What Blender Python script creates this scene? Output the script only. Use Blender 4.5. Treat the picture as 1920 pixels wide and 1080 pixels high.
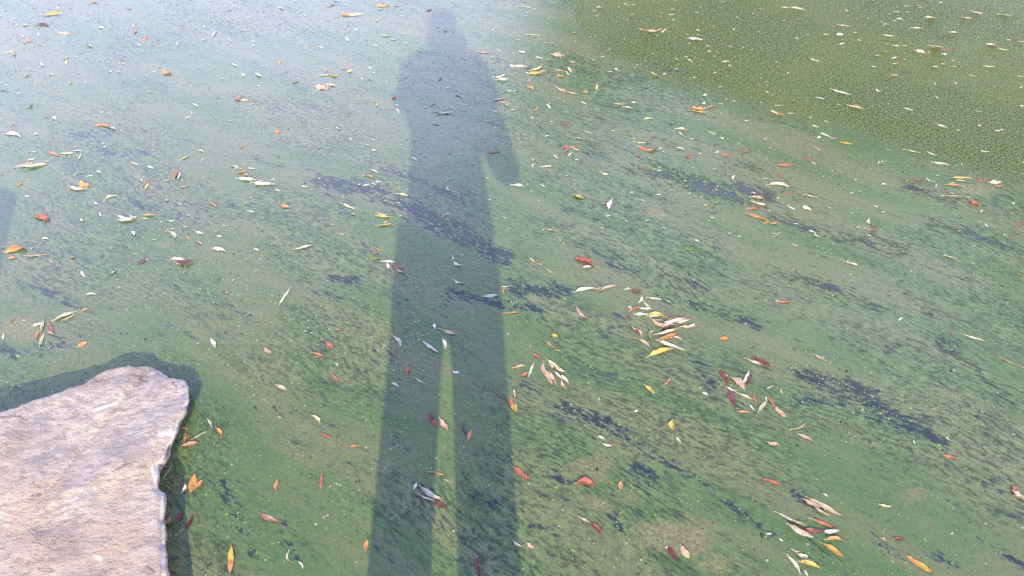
import bpy, bmesh, math, random, re
import numpy as np
from mathutils import Vector, Matrix, noise as mnoise

for o in list(bpy.data.objects):
    bpy.data.objects.remove(o)
random.seed(7)
RNG = np.random.default_rng(7)
SC = bpy.context.scene
C = SC.collection
R = math.radians

# ------------------------------------------------------------------ camera
F_PX = 1420.0            # focal length in pixels of a 1920 px wide frame
PITCH = R(46.0)
CAM_H = 1.62             # lens height above the water
cam_d = bpy.data.cameras.new('camera')
cam_d.sensor_width = 36.0
cam_d.lens = 36.0 * F_PX / 1920.0
cam_d.clip_start = 0.02
cam_d.clip_end = 2000.0
cam = bpy.data.objects.new('camera', cam_d)
C.objects.link(cam)
cam.location = (0, 0, CAM_H)
cam.rotation_euler = (R(90) - PITCH, 0, 0)
SC.camera = cam

# ------------------------------------------------------------------ light
VEIL_LOW, VEIL_HIGH = .85, .02
SUN_EL = R(27.5)
SUN_AZ = R(-4.2)         # heading of the shadows, from +Y towards +X
sun_to = Vector((-math.sin(SUN_AZ) * math.cos(SUN_EL), -math.cos(SUN_AZ) * math.cos(SUN_EL), math.sin(SUN_EL)))
world = bpy.data.worlds.new('World')
SC.world = world
world.use_nodes = True
wn, wl = world.node_tree.nodes, world.node_tree.links
wn.clear()
w_out = wn.new('ShaderNodeOutputWorld')
w_bg = wn.new('ShaderNodeBackground')
w_sky = wn.new('ShaderNodeTexSky')
w_sky.sky_type = 'NISHITA'
w_sky.sun_disc = False
w_sky.sun_elevation = SUN_EL
w_sky.sun_rotation = math.atan2(sun_to.x, sun_to.y)
w_sky.altitude = 0.0
w_sky.air_density = 1.2
w_sky.dust_density = 1.2
w_sky.ozone_density = 5.0
w_bg.inputs['Strength'].default_value = 0.15
# thin milky veil all round, denser towards the horizon
w_tc = wn.new('ShaderNodeTexCoord')
w_sx = wn.new('ShaderNodeSeparateXYZ')
wl.new(w_tc.outputs['Generated'], w_sx.inputs[0])
w_mr = wn.new('ShaderNodeMapRange')
w_mr.inputs[1].default_value, w_mr.inputs[2].default_value = .40, .76
w_mr.inputs[3].default_value, w_mr.inputs[4].default_value = VEIL_LOW, VEIL_HIGH
wl.new(w_sx.outputs['Z'], w_mr.inputs[0])
w_no = wn.new('ShaderNodeTexNoise')
w_no.inputs['Scale'].default_value = 2.2
w_no.inputs['Detail'].default_value = 4
wl.new(w_tc.outputs['Generated'], w_no.inputs['Vector'])
w_nm = wn.new('ShaderNodeMapRange')
w_nm.inputs[1].default_value, w_nm.inputs[2].default_value = .3, .7
w_nm.inputs[3].default_value, w_nm.inputs[4].default_value = .8, 1.2
wl.new(w_no.outputs['Fac'], w_nm.inputs[0])
w_mu = wn.new('ShaderNodeMath')
w_mu.operation = 'MULTIPLY'
wl.new(w_mr.outputs[0], w_mu.inputs[0]); wl.new(w_nm.outputs[0], w_mu.inputs[1])
w_mx = wn.new('ShaderNodeMix')
w_mx.data_type = 'RGBA'
wl.new(w_mu.outputs[0], w_mx.inputs[0])
wl.new(w_sky.outputs['Color'], w_mx.inputs[6])
w_mx.inputs[7].default_value = (13.6, 14.4, 21.8, 1)
wl.new(w_mx.outputs[2], w_bg.inputs['Color'])
wl.new(w_bg.outputs['Background'], w_out.inputs['Surface'])

sun_d = bpy.data.lights.new('sun', 'SUN')
sun_d.energy = 5.0
sun_d.angle = R(0.42)
sun_d.color = (1.0, 0.87, 0.44)
sun = bpy.data.objects.new('sun', sun_d)
C.objects.link(sun)
sun.rotation_euler = (-sun_to).to_track_quat('-Z', 'Y').to_euler()
sun.location = sun_to * 30

SC.view_settings.view_transform = 'Standard'
SC.view_settings.look = 'None'
SC.view_settings.gamma = 1.0
SC.view_settings.use_curve_mapping = False
SC.view_settings.exposure = 0.46
SC.render.engine = 'CYCLES'
SC.cycles.use_denoising = False
SC.cycles.max_bounces = 5

# ------------------------------------------------------------------ helpers
FWD = Vector((0, math.cos(PITCH), -math.sin(PITCH)))
UPV = Vector((0, math.sin(PITCH), math.cos(PITCH)))


def ground(px, py, z=0.0):
    """The point at height z that the photograph shows at pixel (px, py)."""
    d = FWD + Vector((1, 0, 0)) * ((px - 960) / F_PX) + UPV * ((540 - py) / F_PX)
    t = (z - CAM_H) / d.z
    return Vector((d.x * t, d.y * t, z))


def to_pixel(X, Y, Z=0.0):
    rz = Z - CAM_H
    dep = np.maximum(Y * FWD.y + rz * FWD.z, 0.05)
    up = Y * UPV.y + rz * UPV.z
    return 960 + F_PX * X / dep, 540 - F_PX * up / dep


def tag(o, label=None, cat=None, group=None, kind=None):
    if label: o['label'] = label
    if cat: o['category'] = cat
    if group: o['group'] = group
    if kind: o['kind'] = kind
    return o


def link(name, me, mats=(), parent=None, smooth=True):
    for m in mats:
        me.materials.append(m)
    if smooth:
        me.polygons.foreach_set('use_smooth', [True] * len(me.polygons))
    o = bpy.data.objects.new(name, me)
    C.objects.link(o)
    if parent:
        o.parent = parent
    return o


def mesh_from(name, verts, faces):
    me = bpy.data.meshes.new(name)
    me.from_pydata([tuple(v) for v in verts], [], [tuple(f) for f in faces])
    me.update()
    return me


class NT:
    """Small wrapper that makes node trees shorter to write."""
    def __init__(self, name, disp=False):
        self.m = bpy.data.materials.new(name)
        self.m.use_nodes = True
        self.t = self.m.node_tree
        self.t.nodes.clear()
        self.out = self.t.nodes.new('ShaderNodeOutputMaterial')
        self.b = self.t.nodes.new('ShaderNodeBsdfPrincipled')
        self.t.links.new(self.b.outputs[0], self.out.inputs['Surface'])

    def n(self, typ, **kw):
        nd = self.t.nodes.new(typ)
        for k, v in kw.items():
            if k in nd.inputs.keys():
                self.put(v, nd.inputs[k])
            else:
                setattr(nd, k, v)
        return nd

    def put(self, v, sock):
        if hasattr(v, 'is_output') or isinstance(v, bpy.types.NodeSocket):
            self.t.links.new(v, sock)
        else:
            sock.default_value = v

    def math(self, op, a, b=0.0, c=0.0, clamp=False):
        nd = self.t.nodes.new('ShaderNodeMath')
        nd.operation = op
        nd.use_clamp = clamp
        self.put(a, nd.inputs[0]); self.put(b, nd.inputs[1]); self.put(c, nd.inputs[2])
        return nd.outputs[0]

    def mix(self, f, a, b, blend='MIX'):
        nd = self.t.nodes.new('ShaderNodeMix')
        nd.data_type = 'RGBA'
        nd.blend_type = blend
        self.put(f, nd.inputs[0])
        self.put(a if not isinstance(a, tuple) else (*a, 1.0)[:4], nd.inputs[6])
        self.put(b if not isinstance(b, tuple) else (*b, 1.0)[:4], nd.inputs[7])
        return nd.outputs[2]

    def noise(self, vec, scale, detail=4.0, rough=0.55, dist=0.0, col=False):
        nd = self.t.nodes.new('ShaderNodeTexNoise')
        self.put(vec, nd.inputs['Vector'])
        nd.inputs['Scale'].default_value = scale
        nd.inputs['Detail'].default_value = detail
        nd.inputs['Roughness'].default_value = rough
        nd.inputs['Distortion'].default_value = dist
        return nd.outputs['Color' if col else 'Fac']

    def step(self, v, lo, hi, a=0.0, b=1.0):
        nd = self.t.nodes.new('ShaderNodeMapRange')
        nd.interpolation_type = 'SMOOTHSTEP'
        self.put(v, nd.inputs[0])
        for i, x in enumerate((lo, hi, a, b)):
            self.put(x, nd.inputs[i + 1])
        return nd.outputs[0]

    def mapping(self, vec, loc=(0, 0, 0), rot=(0, 0, 0), scale=(1, 1, 1)):
        nd = self.t.nodes.new('ShaderNodeMapping')
        self.put(vec, nd.inputs[0])
        nd.inputs[1].default_value = loc
        nd.inputs[2].default_value = rot
        nd.inputs[3].default_value = scale
        return nd.outputs[0]

    def bump(self, h, strength, dist, normal=None):
        nd = self.t.nodes.new('ShaderNodeBump')
        self.put(h, nd.inputs['Height'])
        self.put(strength, nd.inputs['Strength'])
        nd.inputs['Distance'].default_value = dist
        if normal is not None:
            self.put(normal, nd.inputs['Normal'])
        return nd.outputs[0]

    def vmath(self, op, a, b):
        nd = self.t.nodes.new('ShaderNodeVectorMath')
        nd.operation = op
        self.put(a, nd.inputs[0]); self.put(b, nd.inputs[1])
        return nd.outputs[0]

    def attr(self, name):
        nd = self.t.nodes.new('ShaderNodeAttribute')
        nd.attribute_name = name
        return nd.outputs['Fac']

    def coord(self, which='Object'):
        return self.t.nodes.new('ShaderNodeTexCoord').outputs[which]

    def sset(self, **kw):
        for k, v in kw.items():
            self.put(v, self.b.inputs[k.replace('_', ' ')])


# ------------------------------------------------------------------ the pond surface: one sheet, algae film and gaps marked per vertex
# dark gaps in the film (pixel polylines of the photograph, laid on the water), width in pixels, strength
GAPS = [
    ([(600, 340), (690, 360), (760, 388), (830, 425), (900, 462), (950, 488)], 22, 1.0),
    ([(680, 352), (770, 392), (800, 408)], 26, 1.0),
    ([(690, 308), (770, 335), (870, 372)], 11, .8),
    ([(480, 300), (540, 312), (600, 318)], 12, .5),
    ([(845, 553), (935, 568)], 17, 1.0), ([(965, 538), (1062, 550)], 20, 1.0), ([(955, 574), (1012, 580)], 10, .9),
    ([(1300, 345), (1350, 360), (1440, 366)], 26, .95), ([(1190, 318), (1300, 342)], 18, .7), ([(1430, 350), (1500, 372)], 14, .6),
    ([(1500, 700), (1600, 730), (1660, 768), (1710, 798), (1770, 832)], 20, .95),
    ([(1485, 738), (1580, 758), (1690, 800)], 17, .75),
    ([(1058, 765), (1110, 785), (1165, 818)], 22, .95), ([(1160, 820), (1230, 858), (1300, 893), (1365, 945), (1450, 1005)], 9, .9),
    ([(68, 532), (110, 565), (152, 582)], 12, .9),
    ([(418, 905), (436, 950), (452, 990), (492, 1065)], 13, .85), ([(520, 762), (560, 790), (590, 802)], 24, .6),
    ([(130, 250), (205, 246)], 16, .8), ([(178, 284), (275, 290)], 14, .8), ([(235, 378), (330, 400), (410, 424)], 18, .6),
    ([(330, 262), (400, 276)], 10, .5),
    ([(0, 652), (30, 668)], 18, .9), ([(70, 655), (110, 650)], 20, .7),
    ([(1028, 876), (1058, 902)], 12, 1.0), ([(1180, 878), (1235, 890)], 13, .9), ([(1200, 908), (1216, 906)], 8, .9),
    ([(625, 522), (675, 528)], 13, .9), ([(590, 545), (640, 560)], 10, .6), ([(500, 450), (545, 470)], 14, .6),
    ([(1235, 556), (1310, 582)], 12, .8), ([(1325, 572), (1425, 612)], 11, .7), ([(1690, 556), (1745, 594)], 9, .7),
    ([(1868, 1028), (1920, 1062)], 14, .8), ([(1490, 925), (1545, 952)], 14, .8), ([(1140, 496), (1195, 508)], 10, .8),
    ([(1450, 405), (1580, 445), (1700, 470)], 16, .55), ([(1750, 420), (1830, 440), (1900, 470)], 18, .6),
    ([(1700, 345), (1790, 380)], 12, .7), ([(1440, 500), (1560, 545), (1660, 580)], 18, .6),
    ([(1100, 470), (1230, 505), (1340, 560)], 15, .4), ([(1160, 590), (1180, 620)], 10, .6), ([(1130, 605), (1160, 622)], 12, .7),
    ([(1760, 640), (1830, 690), (1900, 760)], 14, .6), ([(1560, 640), (1660, 680)], 12, .6), ([(1850, 900), (1920, 960)], 12, .6),
    ([(1700, 890), (1790, 950)], 11, .5), ([(1640, 1010), (1700, 1060)], 14, .6), ([(1750, 1040), (1790, 1062)], 13, .8),
    ([(980, 720), (1050, 770)], 14, .6), ([(1310, 690), (1340, 720)], 20, .8), ([(700, 650), (730, 670)], 12, .6),
    ([(600, 640), (680, 660), (740, 680)], 20, .4), ([(530, 1010), (560, 1045)], 8, .8), ([(525, 985), (535, 1000)], 8, .8),
    ([(740, 830), (800, 860)], 12, .5), ([(900, 920), (940, 950)], 11, .7), ([(1000, 980), (1045, 1010)], 11, .7),
    ([(1140, 960), (1165, 995)], 14, .9), ([(760, 560), (840, 575)], 26, .5), ([(800, 660), (900, 700)], 22, .3),
    ([(380, 560), (470, 590)], 10, .5), ([(320, 610), (370, 635)], 9, .6), ([(150, 620), (260, 640)], 24, .35),
    ([(200, 150), (330, 175)], 16, .3), ([(440, 180), (560, 210)], 16, .3), ([(1150, 120), (1290, 140)], 12, .35),
    ([(1180, 250), (1260, 270)], 10, .5), ([(700, 470), (745, 480)], 9, .7), ([(640, 395), (680, 410)], 9, .9),
]
MUD = [(1260, 1010, 95, 42, .9), (1110, 880, 55, 38, .8), (1150, 940, 90, 30, .6), (40, 615, 48, 30, .85), (150, 610, 40, 20, .4),
       (1430, 700, 60, 30, .6), (640, 720, 50, 40, .5), (1790, 650, 80, 26, .4), (1830, 355, 55, 16, .7), (1230, 400, 30, 12, .7),
       (1010, 560, 60, 12, .6), (750, 440, 60, 50, .35), (400, 620, 120, 40, .4), (580, 860, 120, 60, .4), (860, 900, 40, 120, .5),
       (1710, 930, 40, 22, .6), (1600, 990, 70, 40, .35), (1340, 1060, 60, 22, .7), (1450, 690, 40, 14, .5), (180, 420, 150, 70, .3),
       (310, 458, 26, 8, .7), (1230, 392, 26, 8, .6), (1500, 120, 60, 16, .3), (1700, 260, 120, 30, .5), (1600, 240, 80, 22, .35)]


def seg_field(px, py, pts, w):
    best = np.full(px.shape, 1e9)
    for (x0, y0), (x1, y1) in zip(pts[:-1], pts[1:]):
        dx, dy = x1 - x0, y1 - y0
        t = np.clip(((px - x0) * dx + (py - y0) * dy) / (dx * dx + dy * dy), 0, 1)
        best = np.minimum(best, (px - x0 - t * dx) ** 2 + (py - y0 - t * dy) ** 2)
    return np.exp(-best / (2 * (w * .62) ** 2))


def gap_field(px, py):
    f = np.zeros(px.shape)
    for pts, w, s in GAPS:
        f = np.maximum(f, s * seg_field(px, py, pts, w))
    return f


def mud_field(px, py):
    f = np.zeros(px.shape)
    for x, y, a, b, s in MUD:
        f = np.maximum(f, s * np.exp(-(((px - x) / a) ** 2 + ((py - y) / b) ** 2)))
    return f


MAT_EDGE = [(1000, -60), (1060, 0), (1090, 60), (1130, 95), (1230, 135), (1330, 160), (1450, 205), (1560, 225), (1650, 262), (1760, 290), (1900, 330), (2400, 470)]


def mat_field(px, py):
    """1 inside the thick grainy algae mat on the far side, 0 outside."""
    ex = np.array([p[0] for p in MAT_EDGE]); ey = np.array([p[1] for p in MAT_EDGE])
    d = np.interp(px, ex, ey, left=-400) - py
    return np.clip(d / 75 + .62, 0, 1) * np.clip((px - 1010) / 60, 0, 1)


def axis(lo, hi, step, far):
    core = list(np.arange(lo, hi + step / 2, step))
    out_ = [1.6 ** k * .12 for k in range(1, 40)]
    a, x = [], core[0]
    for s in out_:
        x -= s
        if x < -far: break
        a.insert(0, x)
    b, x = [], core[-1]
    for s in out_:
        x += s
        if x > far: break
        b.append(x)
    return np.array([-far] + a + core + b + [far])


xs = axis(-2.7, 2.75, .0125, 150.0)
ys = axis(.45, 3.75, .0125, 150.0)
GX, GY = np.meshgrid(xs, ys)
nx, ny = len(xs), len(ys)
wv = np.stack([GX.ravel(), GY.ravel(), np.zeros(nx * ny)], 1)
ii = (np.arange(ny - 1)[:, None] * nx + np.arange(nx - 1)[None, :]).ravel()
wf = np.stack([ii, ii + 1, ii + nx + 1, ii + nx], 1)
me = bpy.data.meshes.new('water')
me.vertices.add(len(wv)); me.vertices.foreach_set('co', wv.ravel().astype(np.float32))
me.loops.add(len(wf) * 4); me.loops.foreach_set('vertex_index', wf.ravel().astype(np.int32))
me.polygons.add(len(wf)); me.polygons.foreach_set('loop_start', (np.arange(len(wf)) * 4).astype(np.int32))
me.update(calc_edges=True)
PXg, PYg = to_pixel(GX.ravel(), GY.ravel())
front = (GY.ravel() > .3)
for nm, fn in (('gap', gap_field), ('mud', mud_field), ('mat', mat_field)):
    a = me.attributes.new(nm, 'FLOAT', 'POINT')
    v = fn(PXg, PYg) * front
    a.data.foreach_set('value', v.astype(np.float32))


def water_material():
    k = NT('algae_water')
    co = k.coord('Object')
    # curved drift of the film: noise-warped, stretched along the drift direction
    warp = k.noise(co, 1.1, 2.0, .5, col=True)
    w2 = k.vmath('SCALE', k.vmath('SUBTRACT', warp, (.5, .5, .5)), (0, 0, 0))
    w2.node.inputs['Scale'].default_value = .30
    cw = k.vmath('ADD', co, w2)
    flow = k.mapping(cw, rot=(0, 0, R(34)))
    sA = k.mapping(flow, scale=(1.0, 6.0, 1))
    sB = k.mapping(flow, scale=(1.0, 3.5, 1))
    sC = k.mapping(flow, scale=(1.0, 2.2, 1))
    broad = k.noise(sA, 1.3, 5.0, .6)
    mid = k.noise(sB, 7.0, 5.0, .62)
    clump = k.noise(k.mapping(flow, scale=(1.0, 2.7, 1)), 46.0, 4.0, .68)
    thr = k.math('ABSOLUTE', k.math('SUBTRACT', k.noise(k.mapping(flow, loc=(2, 5, 0), scale=(1.0, 7.5, 1)), 4.5, 5.0, .6), .5))
    act = k.step(k.noise(k.mapping(flow, loc=(1.3, .4, 0), scale=(1, 1.9, 1)), 1.5, 3.0, .55), .40, .60, .12, 1.0)
    grain = k.noise(co, 120.0, 3.0, .7)
    fine = k.noise(sC, 260.0, 2.0, .7)
    patch = k.noise(co, 1.6, 3.0, .5)
    gap_a, mud_a = k.attr('gap'), k.attr('mud')
    mat_a = k.step(k.math('ADD', k.attr('mat'), k.math('MULTIPLY', k.math('SUBTRACT', k.math('ADD', k.math('MULTIPLY', mid, .5), k.math('MULTIPLY', clump, .5)), .5), 1.6)), .18, .82)
    nomat = k.math('SUBTRACT', 1.0, mat_a, clamp=True)

    # colours of the film, with small clump shadows painted in
    dull = (.158, .174, .088)
    green = (.096, .162, .062)
    olive = (.170, .178, .092)
    c = k.mix(k.step(broad, .38, .62), dull, green)
    c = k.mix(k.step(patch, .50, .72, 0, .75), c, olive)
    c = k.mix(k.math('MULTIPLY', act, k.step(clump, .52, .68, 0, .7)), c, (.215, .285, .115))
    c = k.mix(k.math('MULTIPLY', act, k.step(mid, .32, .5, .6, 0)), c, (.055, .085, .036))
    dk = k.math('MULTIPLY', k.step(clump, .40, .50, 1, 0), act)  # dark specks: shadows of algae clumps put into the colour
    c = k.mix(k.math('MULTIPLY', dk, .72), c, (.034, .046, .030))
    wisp = k.math('MULTIPLY', k.step(thr, .0, .035, 1, 0), k.step(clump, .42, .56, 1, .1))
    c = k.mix(k.math('MULTIPLY', k.math('MULTIPLY', wisp, act), .8), c, (.036, .048, .034))
    # bare mud showing through
    mud_t = k.math('ADD', mud_a, k.math('MULTIPLY', k.math('SUBTRACT', mid, .5), 1.1))
    mud_m = k.step(mud_t, .25, .75, 0, .68)
    c = k.mix(mud_m, c, k.mix(k.step(grain, .4, .65), (.185, .165, .088), (.28, .24, .125)))
    # thick mat: coarse light and dark grains
    mg = k.noise(co, 125.0, 3.0, .75)
    matc = k.mix(k.step(mg, .40, .62), (.028, .048, .014), (.180, .225, .066))
    matc = k.mix(k.step(patch, .45, .65, 0, .45), matc, (.135, .165, .032))
    c = k.mix(k.math('MULTIPLY', mat_a, .95), c, matc)
    # fine grain everywhere
    g2 = k.math('ADD', k.math('MULTIPLY', k.math('SUBTRACT', grain, .5), 1.1), k.math('MULTIPLY', k.math('SUBTRACT', fine, .5), 1.0))
    g2 = k.math('ADD', 1.0, g2)
    gc = k.n('ShaderNodeCombineColor')
    for i in range(3):
        k.put(g2, gc.inputs[i])
    c = k.mix(.6, c, gc.outputs[0], 'MULTIPLY')
    # open water in the gaps, broken up by floating clumps
    gt = k.math('ADD', gap_a, k.math('MULTIPLY', k.math('SUBTRACT', clump, .5), -2.6))
    gt = k.math('ADD', gt, k.math('MULTIPLY', k.math('SUBTRACT', mid, .5), -2.0))
    gt = k.math('ADD', gt, k.math('MULTIPLY', k.math('SUBTRACT', k.noise(k.mapping(flow, loc=(4, 1, 0), scale=(1, 5, 1)), 20.0, 4.0, .65), .5), -2.2))
    open_ = k.step(gt, .44, .94, 0, .9)
    thin = k.math('MULTIPLY', k.math('MULTIPLY', k.step(broad, .56, .70), k.step(k.math('ADD', k.math('MULTIPLY', clump, .6), k.math('MULTIPLY', mid, .4)), .36, .46, 1, 0)), nomat)
    open_ = k.math('MAXIMUM', open_, k.math('MULTIPLY', thin, .8))
    c = k.mix(open_, c, (.026, .034, .046))  # dark water, its bluish tint painting in the reflected sky
    k.sset(Base_Color=c)
    film = k.math('SUBTRACT', 1.0, open_, clamp=True)
    k.sset(Roughness=k.math('ADD', .07, k.math('MULTIPLY', film, .10)), IOR=1.9)
    k.sset(Specular_IOR_Level=k.math('SUBTRACT', .5, k.math('MULTIPLY', mat_a, .40)))
    hgt = k.math('ADD', k.math('MULTIPLY', clump, .6), k.math('MULTIPLY', grain, .4))
    hgt = k.math('MULTIPLY', hgt, film)
    rip = k.noise(k.mapping(co, scale=(.7, 2.2, 1)), 9.0, 3.0, .5)
    b1 = k.bump(rip, .035, .02)
    b2 = k.bump(hgt, k.math('ADD', .16, k.math('MULTIPLY', mat_a, .5)), .006, b1)
    k.sset(Normal=b2)
    return k.m


M_WATER = water_material()
tag(link('water', me, [M_WATER]), kind='structure')


# ------------------------------------------------------------------ banks
def ground_material():
    k = NT('bank_earth')
    co = k.coord('Object')
    a = k.noise(co, 3.0, 6.0, .6)
    b = k.noise(co, 40.0, 4.0, .6)
    c = k.mix(k.step(a, .4, .6), (.17, .13, .09), (.07, .10, .035))
    c = k.mix(k.step(b, .45, .65, 0, .5), c, (.24, .20, .15))
    k.sset(Base_Color=c, Roughness=.95, Normal=k.bump(b, .5, .03))
    return k.m


M_BANK = ground_material()


def bank(name, rows):
    """A strip of bank: rows of (y, z) swept along x with uneven edge."""
    verts, faces = [], []
    xx = np.linspace(-60, 60, 121)
    for y, z, amp in rows:
        for x in xx:
            n = mnoise.noise((x * .35, y * .3, 3.1))
            verts.append((x, y + n * amp, z + (.06 * n if z > 0 else 0)))
    W = len(xx)
    for r in range(len(rows) - 1):
        for i in range(W - 1):
            faces.append((r * W + i, r * W + i + 1, (r + 1) * W + i + 1, (r + 1) * W + i))
    return tag(link(name, mesh_from(name, verts, faces), [M_BANK]), kind='structure')


bank('near_bank', [(.12, -.4, .02), (.08, .10, .02), (-.02, .19, .02), (-.6, .2, .0), (-3, .22, .2), (-12, .5, .5), (-60, 1.0, .5)])
bank('far_bank', [(17.5, -.5, 1.2), (18.2, .15, 1.2), (19.5, .5, .8), (30, .9, .5), (140, 2.5, .5)])


# ------------------------------------------------------------------ stone slab at the edge
def rock_material():
    k = NT('pale_stone')
    co = k.coord('Object')
    w = k.noise(co, 4.0, 3.0, .5, col=True)
    sh = k.vmath('SCALE', k.vmath('SUBTRACT', w, (.5, .5, .5)), (0, 0, 0))
    sh.node.inputs['Scale'].default_value = .10
    cw = k.vmath('ADD', co, sh)
    st = k.mapping(cw, rot=(0, 0, R(-30)), scale=(1, 2.6, 2.0))
    g1 = k.noise(st, 30.0, 8.0, .74)
    g2 = k.noise(st, 110.0, 6.0, .75)
    big = k.noise(co, 5.0, 4.0, .55)
    big2 = k.noise(k.mapping(co, loc=(3, 1, 0)), 7.0, 4.0, .6)
    c = k.mix(k.step(g1, .36, .62), (.35, .28, .265), (.63, .53, .49))
    c = k.mix(k.step(g2, .52, .72, 0, .4), c, (.76, .70, .67))
    c = k.mix(k.step(g2, .30, .42, .6, 0), c, (.28, .23, .225))
    c = k.mix(k.step(big, .50, .64, 0, .65), c, (.55, .39, .33))
    c = k.mix(k.step(big2, .50, .62, 0, .6), c, (.34, .28, .285))
    pit = k.noise(k.mapping(co, rot=(0, 0, R(-30)), scale=(1, 1.8, 1)), 48.0, 5.0, .75)
    c = k.mix(k.step(pit, .58, .70, 0, .65), c, (.20, .165, .17))
    c = k.mix(k.step(pit, .30, .40, .5, 0), c, (.80, .70, .60))
    ln = k.math('ABSOLUTE', k.math('SUBTRACT', k.noise(k.mapping(cw, loc=(1, 2, 0), rot=(0, 0, R(-30)), scale=(1, 4.5, 1)), 7.0, 6.0, .6), .5))
    crk = k.math('MULTIPLY', k.step(ln, .0, .010, 1, 0), k.step(big, .48, .60))
    c = k.mix(k.math('MULTIPLY', crk, .6), c, (.17, .14, .15))
    scar, rim, bru = k.attr('scar'), k.attr('rim'), k.attr('bruise')
    rn = k.math('ADD', rim, k.math('MULTIPLY', k.math('SUBTRACT', pit, .5), 1.6))
    c = k.mix(k.step(rn, .45, .85, 0, .6), c, (.76, .71, .68))
    c = k.mix(k.step(k.math('ADD', bru, k.math('MULTIPLY', k.math('SUBTRACT', g2, .5), 2.0)), .4, .8, 0, .7), c, (.84, .80, .78))
    c = k.mix(k.step(k.math('ADD', scar, k.math('MULTIPLY', k.math('SUBTRACT', pit, .5), 1.5)), .4, .75, 0, .8), c, (.17, .135, .15))
    # white bruises, damp algae stain just above the water line
    sp = k.noise(co, 16.0, 2.0, .5)
    c = k.mix(k.step(sp, .70, .76, 0, .6), c, (.78, .74, .71))
    z = k.n('ShaderNodeSeparateXYZ')
    k.put(co, z.inputs[0])
    wl_ = k.math('ADD', z.outputs['Z'], k.math('MULTIPLY', big, .03))
    c = k.mix(k.step(wl_, .012, .045, .85, 0), c, (.055, .06, .035))
    k.sset(Base_Color=c, Roughness=.82)
    h = k.math('ADD', k.math('MULTIPLY', g1, .7), k.math('MULTIPLY', g2, .5))
    h = k.math('ADD', k.math('SUBTRACT', h, k.math('MULTIPLY', crk, .25)), k.math('MULTIPLY', pit, -.8))
    k.sset(Normal=k.bump(h, .8, .008))
    return k.m


M_ROCK = rock_material()


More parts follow.
